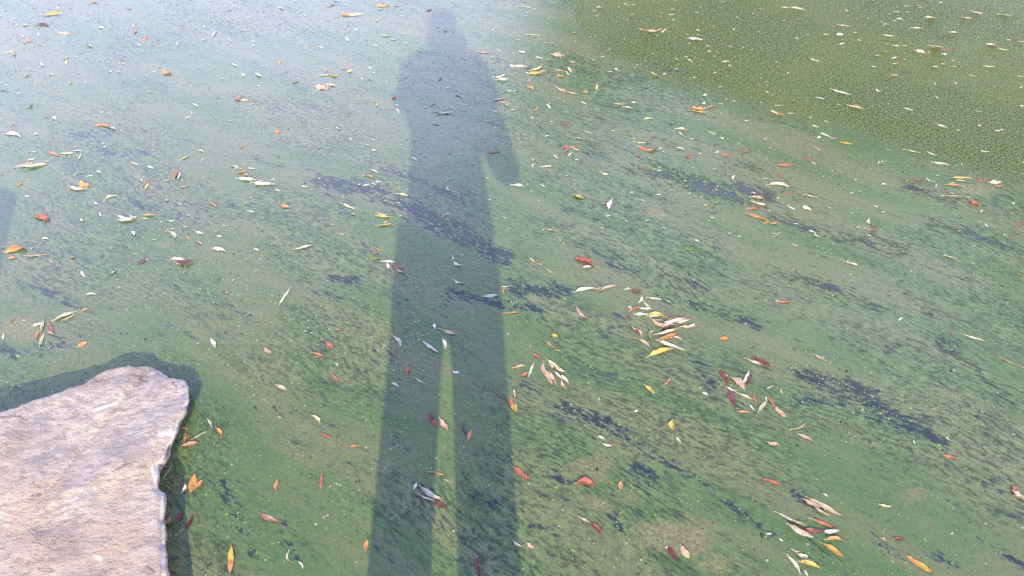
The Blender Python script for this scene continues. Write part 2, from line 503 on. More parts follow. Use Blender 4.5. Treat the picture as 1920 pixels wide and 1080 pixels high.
def build_rock():
    out_px = [(-420, 800), (-200, 795), (-60, 785), (0, 771), (35, 760), (62, 747), (107, 735), (130, 724), (160, 715), (178, 704), (190, 697), (204, 690), (220, 687),
              (245, 684), (265, 682), (285, 685), (300, 699), (318, 706), (344, 713), (353, 727), (351, 748), (343, 768), (335, 786), (328, 808),
              (316, 835), (305, 857), (292, 868), (294, 890), (293, 914), (302, 927), (303, 950), (303, 972), (305, 1000), (306, 1035), (309, 1080),
              (318, 1180), (330, 1330), (0, 1420), (-500, 1400), (-620, 1100)]

    def rock_h(x, y):
        return min(.088, max(.045, .045 + (y - 685) * .00048))
    pts = [ground(x, y, rock_h(x, y) - (.020 if x > 280 else 0)) for x, y in out_px]
    # resample the outline evenly, with small chips
    dense = []
    P = len(pts)
    for i in range(P):
        a, b = pts[i], pts[(i + 1) % P]
        n = max(1, int((b - a).length / .006))
        for j in range(n):
            dense.append(a.lerp(b, j / n))
    cen = ground(40, 980, .094)
    N = len(dense)
    outl = []
    for i, p in enumerate(dense):
        r = Vector((p.x - cen.x, p.y - cen.y, 0)).normalized()
        n = mnoise.noise((p.x * 22, p.y * 22, 1.0)) * .0025 + mnoise.noise((p.x * 70, p.y * 70, 5.0)) * .0022 + abs(mnoise.noise((p.x * 34, p.y * 34, 2.0))) * -.007
        outl.append(p + r * n)
    RINGS = 70
    ca, sa = math.cos(R(-30)), math.sin(R(-30))

    def relief(p):
        u, v = p.x * ca - p.y * sa, p.x * sa + p.y * ca
        h = .006 * mnoise.fractal((p.x * 4, p.y * 4, .3), 1.0, 2.0, 4)
        h += .0018 * mnoise.fractal((u * 9, v * 42, .7), .9, 2.0, 4)
        s = mnoise.noise((u * 3, v * 16, 9.1)) * 2
        h += .0014 * (math.floor(s * 2) / 2)             # broken bedding steps
        # a few broken planes meeting along low ridges
        h += .010 * (abs(mnoise.noise((u * 2.2, v * 5.0, 4.4))) - .2)
        return h
    verts, faces = [], []
    for k in range(1, RINGS + 1):
        t = (k / RINGS) ** .72
        for p in outl:
            q = cen.lerp(p, t)
            edge = (p - q).length
            roll = max(0.0, 1 - edge / .013)
            chip = max(0.0, mnoise.noise((p.x * 14, p.y * 14, 7.7)))
            z = q.z + relief(q) - roll ** 2 * (.006 + .016 * chip)
            verts.append((q.x, q.y, z))
    # underside: rounds over, then cuts back beneath the overhang to below the water
    for f, inset in ((.86, -.004), (.68, .004), (.5, .026), (.32, .05), (.1, .066), (-.25, .075), (-1.2, .10)):
        for p in outl:
            r = Vector((cen.x - p.x, cen.y - p.y, 0)).normalized()
            n = mnoise.noise((p.x * 16, p.y * 16, f * 9)) * .012
            q = p + r * (inset * (p.z / .12) + n)
            verts.append((q.x, q.y, p.z * f + n * .4))
    rows = RINGS + 7
    for k in range(rows - 1):
        for i in range(N):
            j = (i + 1) % N
            faces.append((k * N + i, (k + 1) * N + i, (k + 1) * N + j, k * N + j))
    verts.append((cen.x, cen.y, cen.z + relief(cen)))
    ci = len(verts) - 1
    for i in range(N):
        faces.append((ci, i, (i + 1) % N))
    me = mesh_from('rock', verts, faces)
    va = np.array([tuple(v) for v in verts])
    qx, qy = to_pixel(va[:, 0], va[:, 1], va[:, 2])
    scar = np.zeros(len(va)); bruise = np.zeros(len(va)); rim = np.zeros(len(va))
    for ln, w in (([(264, 690), (268, 703), (262, 712), (275, 716)], 3), ([(246, 702), (262, 706)], 3), ([(0, 782), (38, 780), (52, 790)], 3), ([(30, 812), (42, 816)], 4),
                  ([(118, 812), (124, 826)], 3), ([(160, 775), (172, 786)], 2.5), ([(210, 884), (236, 872)], 2.5), ([(60, 930), (80, 925)], 4), ([(322, 716), (330, 724)], 4), ([(276, 1062), (290, 1072)], 5)):
        scar = np.maximum(scar, seg_field(qx, qy, ln, w))
    for ln, w in (([(176, 770), (200, 762), (220, 755)], 5), ([(178, 1044), (190, 1048)], 6), ([(285, 876), (292, 905)], 6), ([(300, 815), (322, 812)], 7)):
        bruise = np.maximum(bruise, seg_field(qx, qy, ln, w))
    for k in range(RINGS):
        t = ((k + 1) / RINGS) ** .72
        rim[k * N:(k + 1) * N] = np.clip(1 - (1 - t) / .035, 0, 1)
    rim *= np.clip((qx - 120) / 160, .35, 1)
    for nm, v in (('scar', scar), ('bruise', bruise), ('rim', rim)):
        me.attributes.new(nm, 'FLOAT', 'POINT').data.foreach_set('value', v.astype(np.float32))
    o = link('rock', me, [M_ROCK])
    tag(o, 'large pale pinkish stone slab with a blunt tip jutting over the green water', 'rock')
    return o


build_rock()


def build_standing_stone():
    """The upright stone on the bank whose flat-topped shadow reaches the water."""
    tl = math.tan(SUN_EL)
    y0 = .0
    prof = [(1.05, -.30, -1.520), (1.02, -.29, -1.513), (.94, -.29, -1.478), (.88, -.29, -1.455), (.78, -.30, -1.425), (.5, -.31, -1.41), (.15, -.33, -1.40)]
    verts, faces = [], []
    n = 28
    for r, (z, _, xr) in enumerate(prof):
        xr += .018
        hw = .19 + (xr + 1.52) * .6
        for i in range(n):
            a = 2 * math.pi * i / n
            ex = math.copysign(abs(math.cos(a)) ** .6, math.cos(a)); ey = math.copysign(abs(math.sin(a)) ** .6, math.sin(a))
            w = mnoise.noise((ex * 2, ey * 2, z * 3)) * .012
            verts.append((xr - hw + ex * (hw + w), y0 - .12 + ey * (.16 + w), z))
    for r in range(len(prof) - 1):
        for i in range(n):
            j = (i + 1) % n
            faces.append((r * n + i, (r + 1) * n + i, (r + 1) * n + j, r * n + j))
    faces.append(tuple(range(n)))
    o = link('standing_stone', mesh_from('standing_stone', verts, faces), [M_ROCK])
    tag(o, 'upright flat-topped stone on the bank casting the short square shadow', 'stone')


build_standing_stone()


# ------------------------------------------------------------------ willow trees on the far bank
def simple_mat(name, col, rough=.6, var=.25, scale=8.0):
    k = NT(name)
    co = k.coord('Object')
    n = k.noise(co, scale, 4.0, .6)
    lo = tuple(v * (1 - var) for v in col); hi = tuple(min(1, v * (1 + var)) for v in col)
    k.sset(Base_Color=k.mix(k.step(n, .35, .65), lo, hi), Roughness=rough)
    return k.m


M_BARK = simple_mat('willow_bark', (.13, .10, .075), .9, .4, 6)
M_FOL = simple_mat('willow_foliage', (.065, .085, .026), .55, .45, 1.2)


def tube(verts, faces, pts, rads, n=8):
    base = len(verts)
    for i, p in enumerate(pts):
        d = (pts[min(i + 1, len(pts) - 1)] - pts[max(i - 1, 0)]).normalized()
        a = d.orthogonal().normalized(); b = d.cross(a)
        for q in range(n):
            t = 2 * math.pi * q / n
            verts.append(p + (a * math.cos(t) + b * math.sin(t)) * rads[i])
    for i in range(len(pts) - 1):
        for q in range(n):
            w = (q + 1) % n
            faces.append((base + i * n + q, base + i * n + w, base + (i + 1) * n + w, base + (i + 1) * n + q))


def willow(az, dist, top_el, spread, label, seed):
    rs = random.Random(seed)
    x, y = math.sin(R(az)) * dist, math.cos(R(az)) * dist
    H = math.tan(R(top_el)) * (dist - 3.0)
    root = bpy.data.objects.new('willow_tree', None)
    C.objects.link(root)
    root.location = (x, y, .4)
    tag(root, label, 'tree', 'willow trees on the far bank')
    tv, tf = [], []
    bends = [Vector((rs.uniform(-.4, .4) * k, rs.uniform(-.3, .3) * k, H * .75 * k / 4)) for k in range(5)]
    tube(tv, tf, bends, [.42, .33, .27, .2, .1], 10)
    tips = []
    for k in range(13):
        s = bends[1 + k % 4].lerp(bends[min(4, 2 + k % 4)], rs.random())
        a = k * 2.4 + rs.uniform(-.3, .3)
        ln = spread * rs.uniform(.5, .95)
        e = s + Vector((math.cos(a) * ln, math.sin(a) * ln, H * rs.uniform(.08, .3)))
        e.z = min(e.z, H * .93)
        m = s.lerp(e, .5) + Vector((0, 0, .5))
        tube(tv, tf, [s, m, e], [.13, .08, .03], 6)
        tips += [m, e, s.lerp(e, .75)]
    tips += [bends[4] + Vector((rs.uniform(-1, 1), rs.uniform(-1, 1), H * .1)) for _ in range(4)]
    link('trunk', mesh_from('trunk', tv, tf), [M_BARK], root)
    V, Fc = [], []
    per = 11500 // len(tips)
    for tpt in tips:
        cr = rs.uniform(1.0, 1.9)
        for _ in range(per):
            d = Vector((rs.gauss(0, 1), rs.gauss(0, 1), rs.gauss(0, .7)))
            d = d.normalized() * cr * rs.random() ** .45
            p = tpt + d
            p.z -= abs(rs.gauss(0, .7)) * (1 if rs.random() < .5 else 0)     # hanging sprays
            if p.z > H or p.z < .6: continue
            L, W = rs.uniform(.22, .42), rs.uniform(.08, .14)
            ax = Vector((rs.uniform(-1, 1), rs.uniform(-1, 1), rs.uniform(-1.6, .3))).normalized()
            sd = ax.orthogonal().normalized()
            sd = Matrix.Rotation(rs.uniform(0, 6.28), 3, ax) @ sd
            b = len(V)
            V += [p - ax * L / 2, p + sd * W / 2, p + ax * L / 2, p - sd * W / 2]
            Fc.append((b, b + 1, b + 2, b + 3))
    link('crown', mesh_from('crown', V, Fc), [M_FOL], root, smooth=False)


willow(9.5, 21, 29.0, 2.6, 'first willow from the open end of the far bank tree row', 1)
willow(19, 20, 31.0, 3.2, 'second willow of the far bank row standing nearest the water', 2)
willow(29, 21, 32.5, 3.4, 'tall third willow of the far bank row with hanging sprays', 3)
willow(39, 20, 33.5, 3.4, 'fourth willow of the far bank row beyond the green mat', 4)
willow(50, 20, 34.5, 3.6, 'last and tallest willow closing the far bank row', 5)


# ------------------------------------------------------------------ the photographer on the bank (casts the long shadow)
def skin_mesh(chains, sub=1):
    """Grow one surface over joint chains [(points, radii)], welded where points coincide."""
    vs, es, rad = [], [], []

    def idx(p, r):
        for i, q in enumerate(vs):
            if (q - p).length < 1e-4:
                return i
        vs.append(p); rad.append(r)
        return len(vs) - 1
    for pts, rr in chains:
        pr = None
        for p, r in zip(pts, rr):
            i = idx(Vector(p), r)
            if pr is not None and pr != i:
                es.append((pr, i))
            pr = i
    me = bpy.data.meshes.new('tmp')
    me.from_pydata([tuple(v) for v in vs], es, [])
    o = bpy.data.objects.new('tmp', me)
    C.objects.link(o)
    sk = o.modifiers.new('s', 'SKIN')
    sk.use_smooth_shade = True
    for i, r in enumerate(rad):
        d = me.skin_vertices[0].data[i]
        d.radius = r if isinstance(r, tuple) else (r, r)
        d.use_root = (i == 0)
    if sub:
        o.modifiers.new('u', 'SUBSURF').levels = sub
    dg = bpy.context.evaluated_depsgraph_get()
    res = bpy.data.meshes.new_from_object(o.evaluated_get(dg))
    bpy.data.objects.remove(o)
    return res


def join_meshes(name, lst):
    bm = bmesh.new()
    for m in lst:
        bm.from_mesh(m)
    me = bpy.data.meshes.new(name)
    bm.to_mesh(me); bm.free()
    return me


def loft(rings, n=28):
    verts, faces = [], []
    for (cx, cy, z, hw, hd) in rings:
        for i in range(n):
            a = 2 * math.pi * i / n
            ex = math.copysign(abs(math.cos(a)) ** .8, math.cos(a)); ey = math.copysign(abs(math.sin(a)) ** .8, math.sin(a))
            w = 1 + .02 * math.sin(5 * a + z * 21)
            verts.append((cx + ex * hw * w, cy + ey * hd * w, z))
    for r in range(len(rings) - 1):
        for i in range(n):
            j = (i + 1) % n
            faces.append((r * n + i, r * n + j, (r + 1) * n + j, (r + 1) * n + i))
    return verts, faces


M_SKIN = simple_mat('skin', (.45, .27, .19), .5, .08, 20)
M_SHIRT = simple_mat('shirt_cotton', (.10, .13, .20), .85, .15, 30)
M_TROUSER = simple_mat('trouser_cloth', (.06, .06, .07), .85, .15, 30)
M_HAIR = simple_mat('dark_hair', (.015, .012, .010), .45, .3, 60)
M_SHOE = simple_mat('shoe_leather', (.08, .07, .06), .5, .2, 20)
M_PHONE = simple_mat('phone_glass', (.02, .02, .025), .2, .1, 5)


def build_person(px, py, g):
    # own frame: x right, y ahead, z up from the soles
    hx = .004
    wristR, wristL = (.092, .27, 1.335), (-.078, .27, 1.34)
    elbR, elbL = (.232, .04, 1.055), (-.085, .16, 1.12)
    shR, shL = (.140, 0, 1.445), (-.125, 0, 1.445)
    pel = (0, 0, .84)
    chains = [
        ([pel, (0, 0, 1.0), (0, .0, 1.18), (0, -.01, 1.36), (hx * .5, 0, 1.47), (hx, .005, 1.53), (hx, .01, 1.555), (hx, .02, 1.612), (hx, .02, 1.655)],
         [(.12, .09), (.115, .085), (.13, .095), (.13, .09), (.05, .05), .027, .030, .058, .048]),
        ([(0, -.01, 1.36), shR, (.140, .0, 1.29), (.185, .02, 1.16), elbR, (.19, .17, 1.15), wristR], [(.13, .09), .058, .050, .054, .046, .04, .027]),
        ([(0, -.01, 1.36), shL, (-.110, .05, 1.28), elbL, (-.1, .23, 1.18), wristL], [(.13, .09), .058, .046, .04, .038, .027]),
        ([pel, (.078, 0, .77), (.083, .01, .45), (.083, -.01, .09), (.087, .12, .04)], [(.12, .09), .082, .055, .042, .04]),
        ([pel, (-.08, 0, .77), (-.10, .01, .45), (-.115, -.01, .09), (-.122, .12, .04)], [(.12, .09), .082, .055, .042, .04]),
    ]
    parts = [skin_mesh(chains, 1)]
    for s, w in ((1, wristR), (-1, wristL)):
        w = Vector(w)
        palm = w + Vector((-.005 * s, .03, .05))
        parts.append(skin_mesh([([w, w + Vector((0, .015, .025)), palm], [.025, (.034, .018), (.036, .016)])], 1))
        for f, (off, ln) in enumerate(((.028, .068), (.010, .078), (-.010, .072), (-.028, .056))):
            b = palm + Vector((0, .0, off))
            k1 = b + Vector((-.012 * s, .03, .008)) * (ln / .07)
            k2 = k1 + Vector((-.026 * s, .004, .004)) * (ln / .07)
            k3 = k2 + Vector((-.016 * s, -.012, 0)) * (ln / .07)
            parts.append(skin_mesh([([b, k1, k2, k3], [.010, .009, .008, .007])], 1))
        t0 = w + Vector((-.01 * s, .01, .03))
        parts.append(skin_mesh([([t0, t0 + Vector((-.022 * s, -.004, .022)), t0 + Vector((-.038 * s, .008, .040))], [.013, .011, .008])], 1))
    # ears and nose
    for s in (1, -1):
        parts.append(skin_mesh([([(hx + s * .054, .02, 1.57), (hx + s * .061, .015, 1.60), (hx + s * .057, .02, 1.62)], [.010, .012, .008])], 1))
    parts.append(skin_mesh([([(hx, .085, 1.622), (hx, .108, 1.595), (hx, .098, 1.582)], [.008, .014, .010])], 1))
    body = join_meshes('person', parts)
    o = link('person', body, [M_SKIN])
    o.location = (px, py, g)
    tag(o, 'person in a loose short sleeved shirt standing on the bank holding a phone', 'person')
    # loose shirt with flared short sleeves
    sv, sf = loft([(hx, 0, 1.535, .036, .05), (.006, 0, 1.525, .080, .07), (.01, 0, 1.500, .152, .09), (.01, 0, 1.462, .184, .105), (.010, 0, 1.34, .144, .12),
                   (.012, 0, 1.20, .126, .12), (.012, 0, 1.10, .128, .125), (.012, 0, 1.0, .137, .125), (.010, 0, .86, .150, .13), (.008, 0, .79, .152, .13)])
    link('shirt', mesh_from('shirt', sv, sf), [M_SHIRT], o)
    for s in (1, -1):
        tv, tf = [], []
        tube(tv, tf, [Vector((s * .10 + .012, 0, 1.46)), Vector((s * .128 + .012, 0, 1.42)), Vector((s * .134 + .018, .01, 1.36)), Vector((s * .138 + .018, .015, 1.325))], [.045, .056, .066, .074], 18)
        link('sleeve', mesh_from('sleeve', tv, tf), [M_SHIRT], o)
    tv, tf = [], []
    for s, kx, ax in ((1, .085, .088), (-1, -.107, -.127)):
        tube(tv, tf, [Vector((s * .055, 0, .93)), Vector((s * .080 + .004, 0, .80)), Vector((s * .085 + .003, 0, .70)), Vector((kx, .01, .42)), Vector((ax, -.01, .12)), Vector((ax, -.01, .05))],
             [.10, .083, .074, .070, .068, .072], 18)
    link('trousers', mesh_from('trousers', tv, tf), [M_TROUSER], o)
    for ax in (.088, -.127):
        tv, tf = loft([(ax, .05, .0, .045, .13), (ax, .05, .03, .05, .135), (ax, .03, .06, .048, .11), (ax, 0, .11, .04, .05)], 20)
        tf.append(tuple(range(60, 80)))
        link('shoe', mesh_from('shoe', tv, tf), [M_SHOE], o)
    hv, hf = loft([(hx, .01, 1.58, .050, .068), (hx, .01, 1.615, .063, .082), (hx, .01, 1.66, .063, .080), (hx, .01, 1.697, .048, .062), (hx, .01, 1.715, .02, .03)], 24)
    hf.append(tuple(range(96, 120)))
    link('hair', mesh_from('hair', hv, hf), [M_HAIR], o)
    for s in (1, -1):
        bm = bmesh.new()
        bmesh.ops.create_uvsphere(bm, u_segments=12, v_segments=8, radius=.011)
        me = bpy.data.meshes.new('eye'); bm.to_mesh(me); bm.free()
        e = link('eye', me, [M_PHONE], o)
        e.location = (hx + s * .031, .082, 1.622)
    m = skin_mesh([([(hx - .022, .078, 1.556), (hx, .083, 1.555), (hx + .022, .078, 1.556)], [.006, .008, .006])], 1)
    link('mouth', m, [simple_mat('lips', (.36, .15, .13), .5, .1, 20)], o)
    return o


BODY_Y = -.36
person = build_person(-.057, BODY_Y, .2)
bm = bmesh.new()
bmesh.ops.create_cube(bm, size=1.0, matrix=Matrix.Diagonal((.15, .008, .074, 1)))
bmesh.ops.bevel(bm, geom=bm.edges[:], offset=.0035, segments=2, affect='EDGES')
me = bpy.data.meshes.new('phone'); bm.to_mesh(me); bm.free()
ph = link('phone', me, [M_PHONE])
ph.location = Vector((-.056, 0, CAM_H)) - FWD * .014 - UPV * .022
ph.rotation_euler = (-PITCH, 0, 0)
tag(ph, 'slim dark phone held level in both hands by the person on the bank', 'phone')


# ------------------------------------------------------------------ fallen leaves, read off the photograph in sixteen tiles
# each entry: x y length angle colour[/second colour][*shape][@width ratio]; 4 units = 1 photograph pixel
TILES = {
(0, 0): '''253 58 55 12 w|435 62 30 -40 w|312 43 28 0 w|153 20 20 -30 w|410 96 90 2 o|400 110 160 4 y|690 22 70 20 c|705 15 60 -20 o|720 43 20 0 w|800 33 36 0 w|1190 14 20 0 w|1375 70 20 0 w|1245 105 20 0 w|193 190 50 5 w@.5|128 190 20 80 w|760 210 45 -10 w@.5|1000 195 40 -60 p@.5|1010 235 40 -85 o|1530 200 22 -50 w@.5|1610 255 50 60 w|1830 230 60 0 w|1540 290 16 0 w|1425 258 25 10 w|290 258 30 80 w@.6|480 252 110 -5 c|320 190 120 -5 m|210 303 50 -50 o@.5|225 310 45 10 p|680 345 45 -50 w|665 340 25 60 m|1045 338 30 -20 w@.5|1085 300 60 60 o|1335 330 35 70 w@.5|1725 303 40 -50 c|1900 315 40 -20 w|1900 345 25 -80 w|80 390 90 0 c|105 405 45 -60 o|45 405 20 0 w|460 385 30 0 c|770 395 26 0 w|900 428 26 0 w|495 435 60 35 c|500 465 35 80 w|580 428 35 30 w|625 440 30 0 w|318 485 50 -50 c|265 530 50 -5 w|205 565 70 15 c|385 558 40 -20 w@.4|885 537 45 -3 w|1110 567 35 10 w|1158 537 25 10 w|1250 550 70 -10 o@.35|1325 565 30 0 o|1760 490 55 -25 w@.3|1820 560 55 -15 w|1825 575 40 -10 c|525 620 40 80 y|30 680 60 0 r|220 800 70 30 c|350 880 60 0 r|1115 688 45 10 w|1470 795 50 -30 w|1410 880 60 25 w|1440 850 30 -70 w|1730 907 40 -5 w|1785 745 60 -20 r@.5|1830 753 90 -5 c|1900 780 50 20 c|100 945 50 20 r|85 975 30 60 w|110 1015 130 -12 w|40 985 18 0 w|780 950 130 -12 o|840 960 20 0 w|908 980 22 40 w|1770 1040 40 -10 c''',
(0, 1): '''185 62 60 -20 w|300 4 50 0 w|610 8 60 0 w|570 35 60 20 p|540 50 60 0 o|670 38 25 0 w|340 88 40 -10 p|330 118 25 0 w|370 118 35 -30 c|955 48 120 0 o|930 68 60 0 c|1060 45 60 -12 w|650 95 25 60 w|690 115 140 -5 o|750 115 130 4 c|555 140 26 0 w|920 140 28 0 w|200 168 24 0 w|40 120 30 0 w|750 225 35 -40 w|700 222 20 80 w|555 235 50 0 w|980 270 80 0 w|1030 300 60 0 w|890 342 60 0 w|1100 255 30 0 w|1120 325 50 -10 w|400 262 36 10 o|430 245 30 0 o|685 298 45 -50 w@.4|485 355 50 -8 w|18 387 25 0 w|1300 78 45 20 m@.4|1420 237 35 0 m@.5|1480 240 20 60 m|1285 280 30 0 w|1680 147 30 0 w|1710 395 100 -5 p|1825 380 30 0 w|1770 425 25 60 w|1230 390 40 20 d|1380 595 30 40 d@.5|1520 728 60 -18 d|1445 660 50 -8 w|1330 788 40 20 d|1440 830 70 3 m|1420 850 140 4 w|1360 840 90 -5 w|1350 935 70 0 r|525 525 40 88 o@.5|520 565 80 5 c|590 570 90 0 o|655 518 30 0 o@.7|705 538 45 25 c@.6|20 565 70 -35 w@.3|15 645 40 0 w|285 620 70 12 w|290 608 60 8 r|490 660 110 -12 p@.35|560 640 90 -15 w|540 655 30 80 y|875 545 45 -20 w|860 598 40 -10 c|1035 735 40 0 r@.7|905 790 40 82 y|1055 790 55 -8 w|1065 835 45 -65 w|1840 590 110 -8 w|1845 605 100 -5 c|1840 575 80 20 w|1890 685 60 10 w|1810 748 110 10 c|1870 775 80 -12 y|1795 838 50 -20 w|1740 912 60 -8 c|1885 925 40 -5 c|1795 957 16 0 w|620 968 55 -30 w|710 1045 40 -40 w|880 1050 30 -20 w|160 990 60 -5 o@.35|175 470 40 -80 o''',
(0, 2): '''35 55 36 0 w|110 55 80 -8 w|155 262 80 0 c|165 275 60 5 o|465 247 40 -10 o@.4|45 300 30 0 w|270 325 60 0 p|300 322 36 10 c|75 392 55 -15 w@.35|205 433 70 -20 c|345 418 100 -8 p@.4|350 425 60 -30 c|450 468 50 -15 w|430 525 60 -55 c@.4|445 530 40 -60 o|60 500 120 -6 w|130 508 60 30 d|190 517 90 20 c|190 552 140 6 y|100 548 50 0 w|360 572 70 -10 o@.3|360 530 80 -12 c|620 315 22 0 w|685 428 40 0 w|725 540 60 -3 w|790 527 50 -30 w|820 505 30 60 d|900 562 36 -20 w|1080 562 90 -20 c|940 490 20 0 w|130 605 30 -80 p|135 655 70 -15 o@.5|150 668 30 -60 c|30 685 70 10 w|10 705 40 0 c|370 675 90 -15 p|440 700 100 -12 p|480 708 60 0 w|550 692 44 -5 y@.6|635 660 60 80 y|625 695 30 20 w|540 775 55 -25 w|275 800 55 -52 w@.3|180 820 60 40 o|810 783 80 -3 c|870 808 90 -10 c|850 780 40 5 o|1395 822 110 -4 o@.35|1490 805 90 20 o|1420 845 110 -8 y|1440 815 30 40 w|1330 830 50 3 y|905 110 30 0 p@.7|660 58 60 -5 c|850 25 36 0 c|915 38 50 5 c|1580 12 50 -10 w|1210 72 46 -2 c|1200 110 60 -3 w|1390 98 60 -10 c|1210 150 20 60 w|1050 235 160 2 p|1140 232 60 35 c|1150 245 36 0 w|985 232 70 -8 o|1375 295 120 -10 w@.22|1470 345 55 -18 w|1600 465 70 5 w|1230 445 20 0 w|1665 220 24 60 w|1235 518 30 20 w|1870 70 30 0 w|1865 32 20 0 w|1645 350 50 5 p|1730 358 30 40 p|1055 660 24 20 w|1460 680 50 -2 c|1605 747 26 0 w|1565 780 50 -10 c|1665 760 36 0 w|1870 770 30 0 w|300 915 40 -10 w|405 932 46 -2 r@.4|100 1015 65 -15 w|505 1040 80 -10 w|565 993 75 -15 c|1030 893 80 0 c|1175 970 36 -8 p|1265 967 80 -2 w|1300 980 70 -8 o|1265 1005 50 -50 c|1300 1030 50 -30 p|1495 995 60 -12 c|1510 1012 50 5 w|1570 1040 50 -18 w|1700 1075 26 -20 w|1900 1042 30 20 w|965 1072 90 -3 c''',
(0, 3): '''125 60 50 0 w@.35|225 70 120 -10 w|760 4 60 -3 w|790 10 30 30 y|1040 47 60 -5 w|1120 40 70 -10 c|1140 60 40 -5 w|965 92 60 -3 w|1050 92 50 0 c|985 145 60 -5 w|945 160 50 3 w|1230 138 120 -4 c|1565 95 95 -10 w|1575 105 80 -5 p|1490 138 80 -5 c|1780 115 110 -8 w|570 195 90 -6 w|425 262 60 3 c|540 262 60 0 w@.3|1115 213 90 -6 w|1395 245 80 -2 w|910 270 85 -8 w|215 290 30 0 c|555 330 50 15 w|1805 302 36 -5 w|1890 290 60 -5 r|1885 313 70 -3 c|945 343 100 -7 w|1030 347 50 0 c|880 390 50 -25 w|1680 338 100 -8 w|1680 358 90 -12 m|1765 373 80 -8 w|1140 388 80 -12 w@.3|1260 350 110 -8 w|1300 378 130 -5 r|1320 410 50 -10 w@.3|1240 365 60 -10 p|1190 403 50 -20 r|945 437 50 20 w@.3|980 433 30 0 r|955 477 50 10 c|1020 487 50 -30 y|355 455 80 -18 w|795 502 56 -8 w|1255 503 60 -5 w|1310 480 36 0 c|1395 502 30 -3 w|1665 500 90 -4 w|1535 570 55 -6 w|1890 575 60 -5 w|940 570 80 0 p|560 700 170 -15 w|385 737 80 -10 w|660 805 130 -12 c|650 797 60 -5 r|1055 822 80 -15 w|1580 838 65 -14 w|1890 657 50 10 w|1905 795 40 5 w|70 793 60 -5 c|45 843 70 -20 c|90 858 70 -5 o|170 852 60 -6 c|435 912 45 -25 w|365 953 80 -10 c|1305 948 90 -18 w|1725 983 60 -8 w|435 1020 100 -20 w|495 1040 50 20 p@.4|570 1073 80 -5 y''',
(1, 0): '''258 60 40 0 w|400 73 100 -25 o|510 72 120 3 c|580 52 80 4 w|600 95 55 70 w|240 118 80 12 w|210 155 90 5 p@.35|190 172 90 0 c|260 168 220 10 c|350 133 50 -5 c|1510 58 60 -20 w*c|1385 105 90 25 c|1010 148 80 -18 c|1000 135 60 0 o|1130 175 55 -20 w@.3|1180 98 20 60 w|570 230 50 50 c|620 222 60 -5 c|675 243 60 8 w|488 222 36 0 w|480 270 24 0 p|150 303 50 45 o@.35|635 312 100 -8 o@.35|590 340 140 -5 w|525 343 30 60 p|550 340 30 0 r|1090 305 80 30 p*c|1105 325 60 60 c|1065 275 30 -50 w|1090 295 60 10 o|1320 235 70 60 r@.45|1345 245 60 65 w|1255 275 80 15 p|1290 270 40 0 o|1380 320 80 12 p*c|830 402 110 20 w*c|580 463 50 0 p|320 560 120 -18 r@.35|350 570 70 50 r|945 558 160 -2 w*c|950 578 130 3 w|1000 555 60 -30 w|755 530 40 -70 w|1085 560 70 -12 c|1120 537 110 2 o|1600 455 80 -32 o|1280 578 70 0 w|1390 622 44 -8 w|1495 665 90 -22 w|1300 685 80 -55 w@.35|1410 700 50 -55 o|1490 740 80 -25 p|1655 798 120 -15 w|1880 507 70 -12 w|1415 537 14 0 w|1915 792 30 0 w|345 713 56 -12 w@.3|125 798 170 8 o@.22|90 810 100 5 y|240 785 36 40 w|260 840 140 5 p|340 832 50 0 w|95 857 70 5 o@.35|385 882 50 -40 p|545 852 50 10 o@.5|20 775 50 10 c|1065 885 70 20 m@.5|1100 870 40 20 w|1300 858 60 30 w|1350 868 110 -5 w|1390 895 130 5 m@.35|1340 905 40 -10 c|625 980 65 -55 w|850 970 80 35 m|855 965 30 20 w|900 1075 30 0 w|1760 172 76 0 w|1890 185 70 -5 w|1810 210 110 15 o|1850 235 60 -40 o|1860 270 150 -5 w''',
(1, 1): '''30 275 60 -20 p|70 303 180 -2 w@.14|125 268 45 15 w|170 350 60 -15 w|370 322 55 -15 c@.35|895 207 80 -25 w|860 245 90 -20 o|810 240 40 20 c|920 288 55 -5 w|830 313 60 3 w|885 303 45 -20 w|1105 385 85 -12 c@.25|1140 345 50 0 w|215 468 70 -15 o@.4|240 475 30 -5 w|705 475 125 -18 w@.12|955 530 100 -8 w|965 548 120 -5 y|1020 575 50 -40 g|975 587 40 20 w|965 612 130 4 o|1010 608 60 -10 p|1430 525 60 60 p|1405 545 40 80 p|1470 865 50 75 w*c|1510 905 90 -25 w|915 793 70 -30 o|1000 885 130 -5 w|890 863 110 2 g@.12|990 920 50 -70 w@.5|1060 925 110 -20 r|1080 955 80 -20 c|360 775 150 14 c@.12|375 770 70 10 w|10 798 50 -30 w|1520 1040 100 -15 w|1785 63 110 3 r@.14|1625 152 50 0 w|1735 257 24 0 w|1910 305 40 -15 w|1865 1072 60 0 w''',
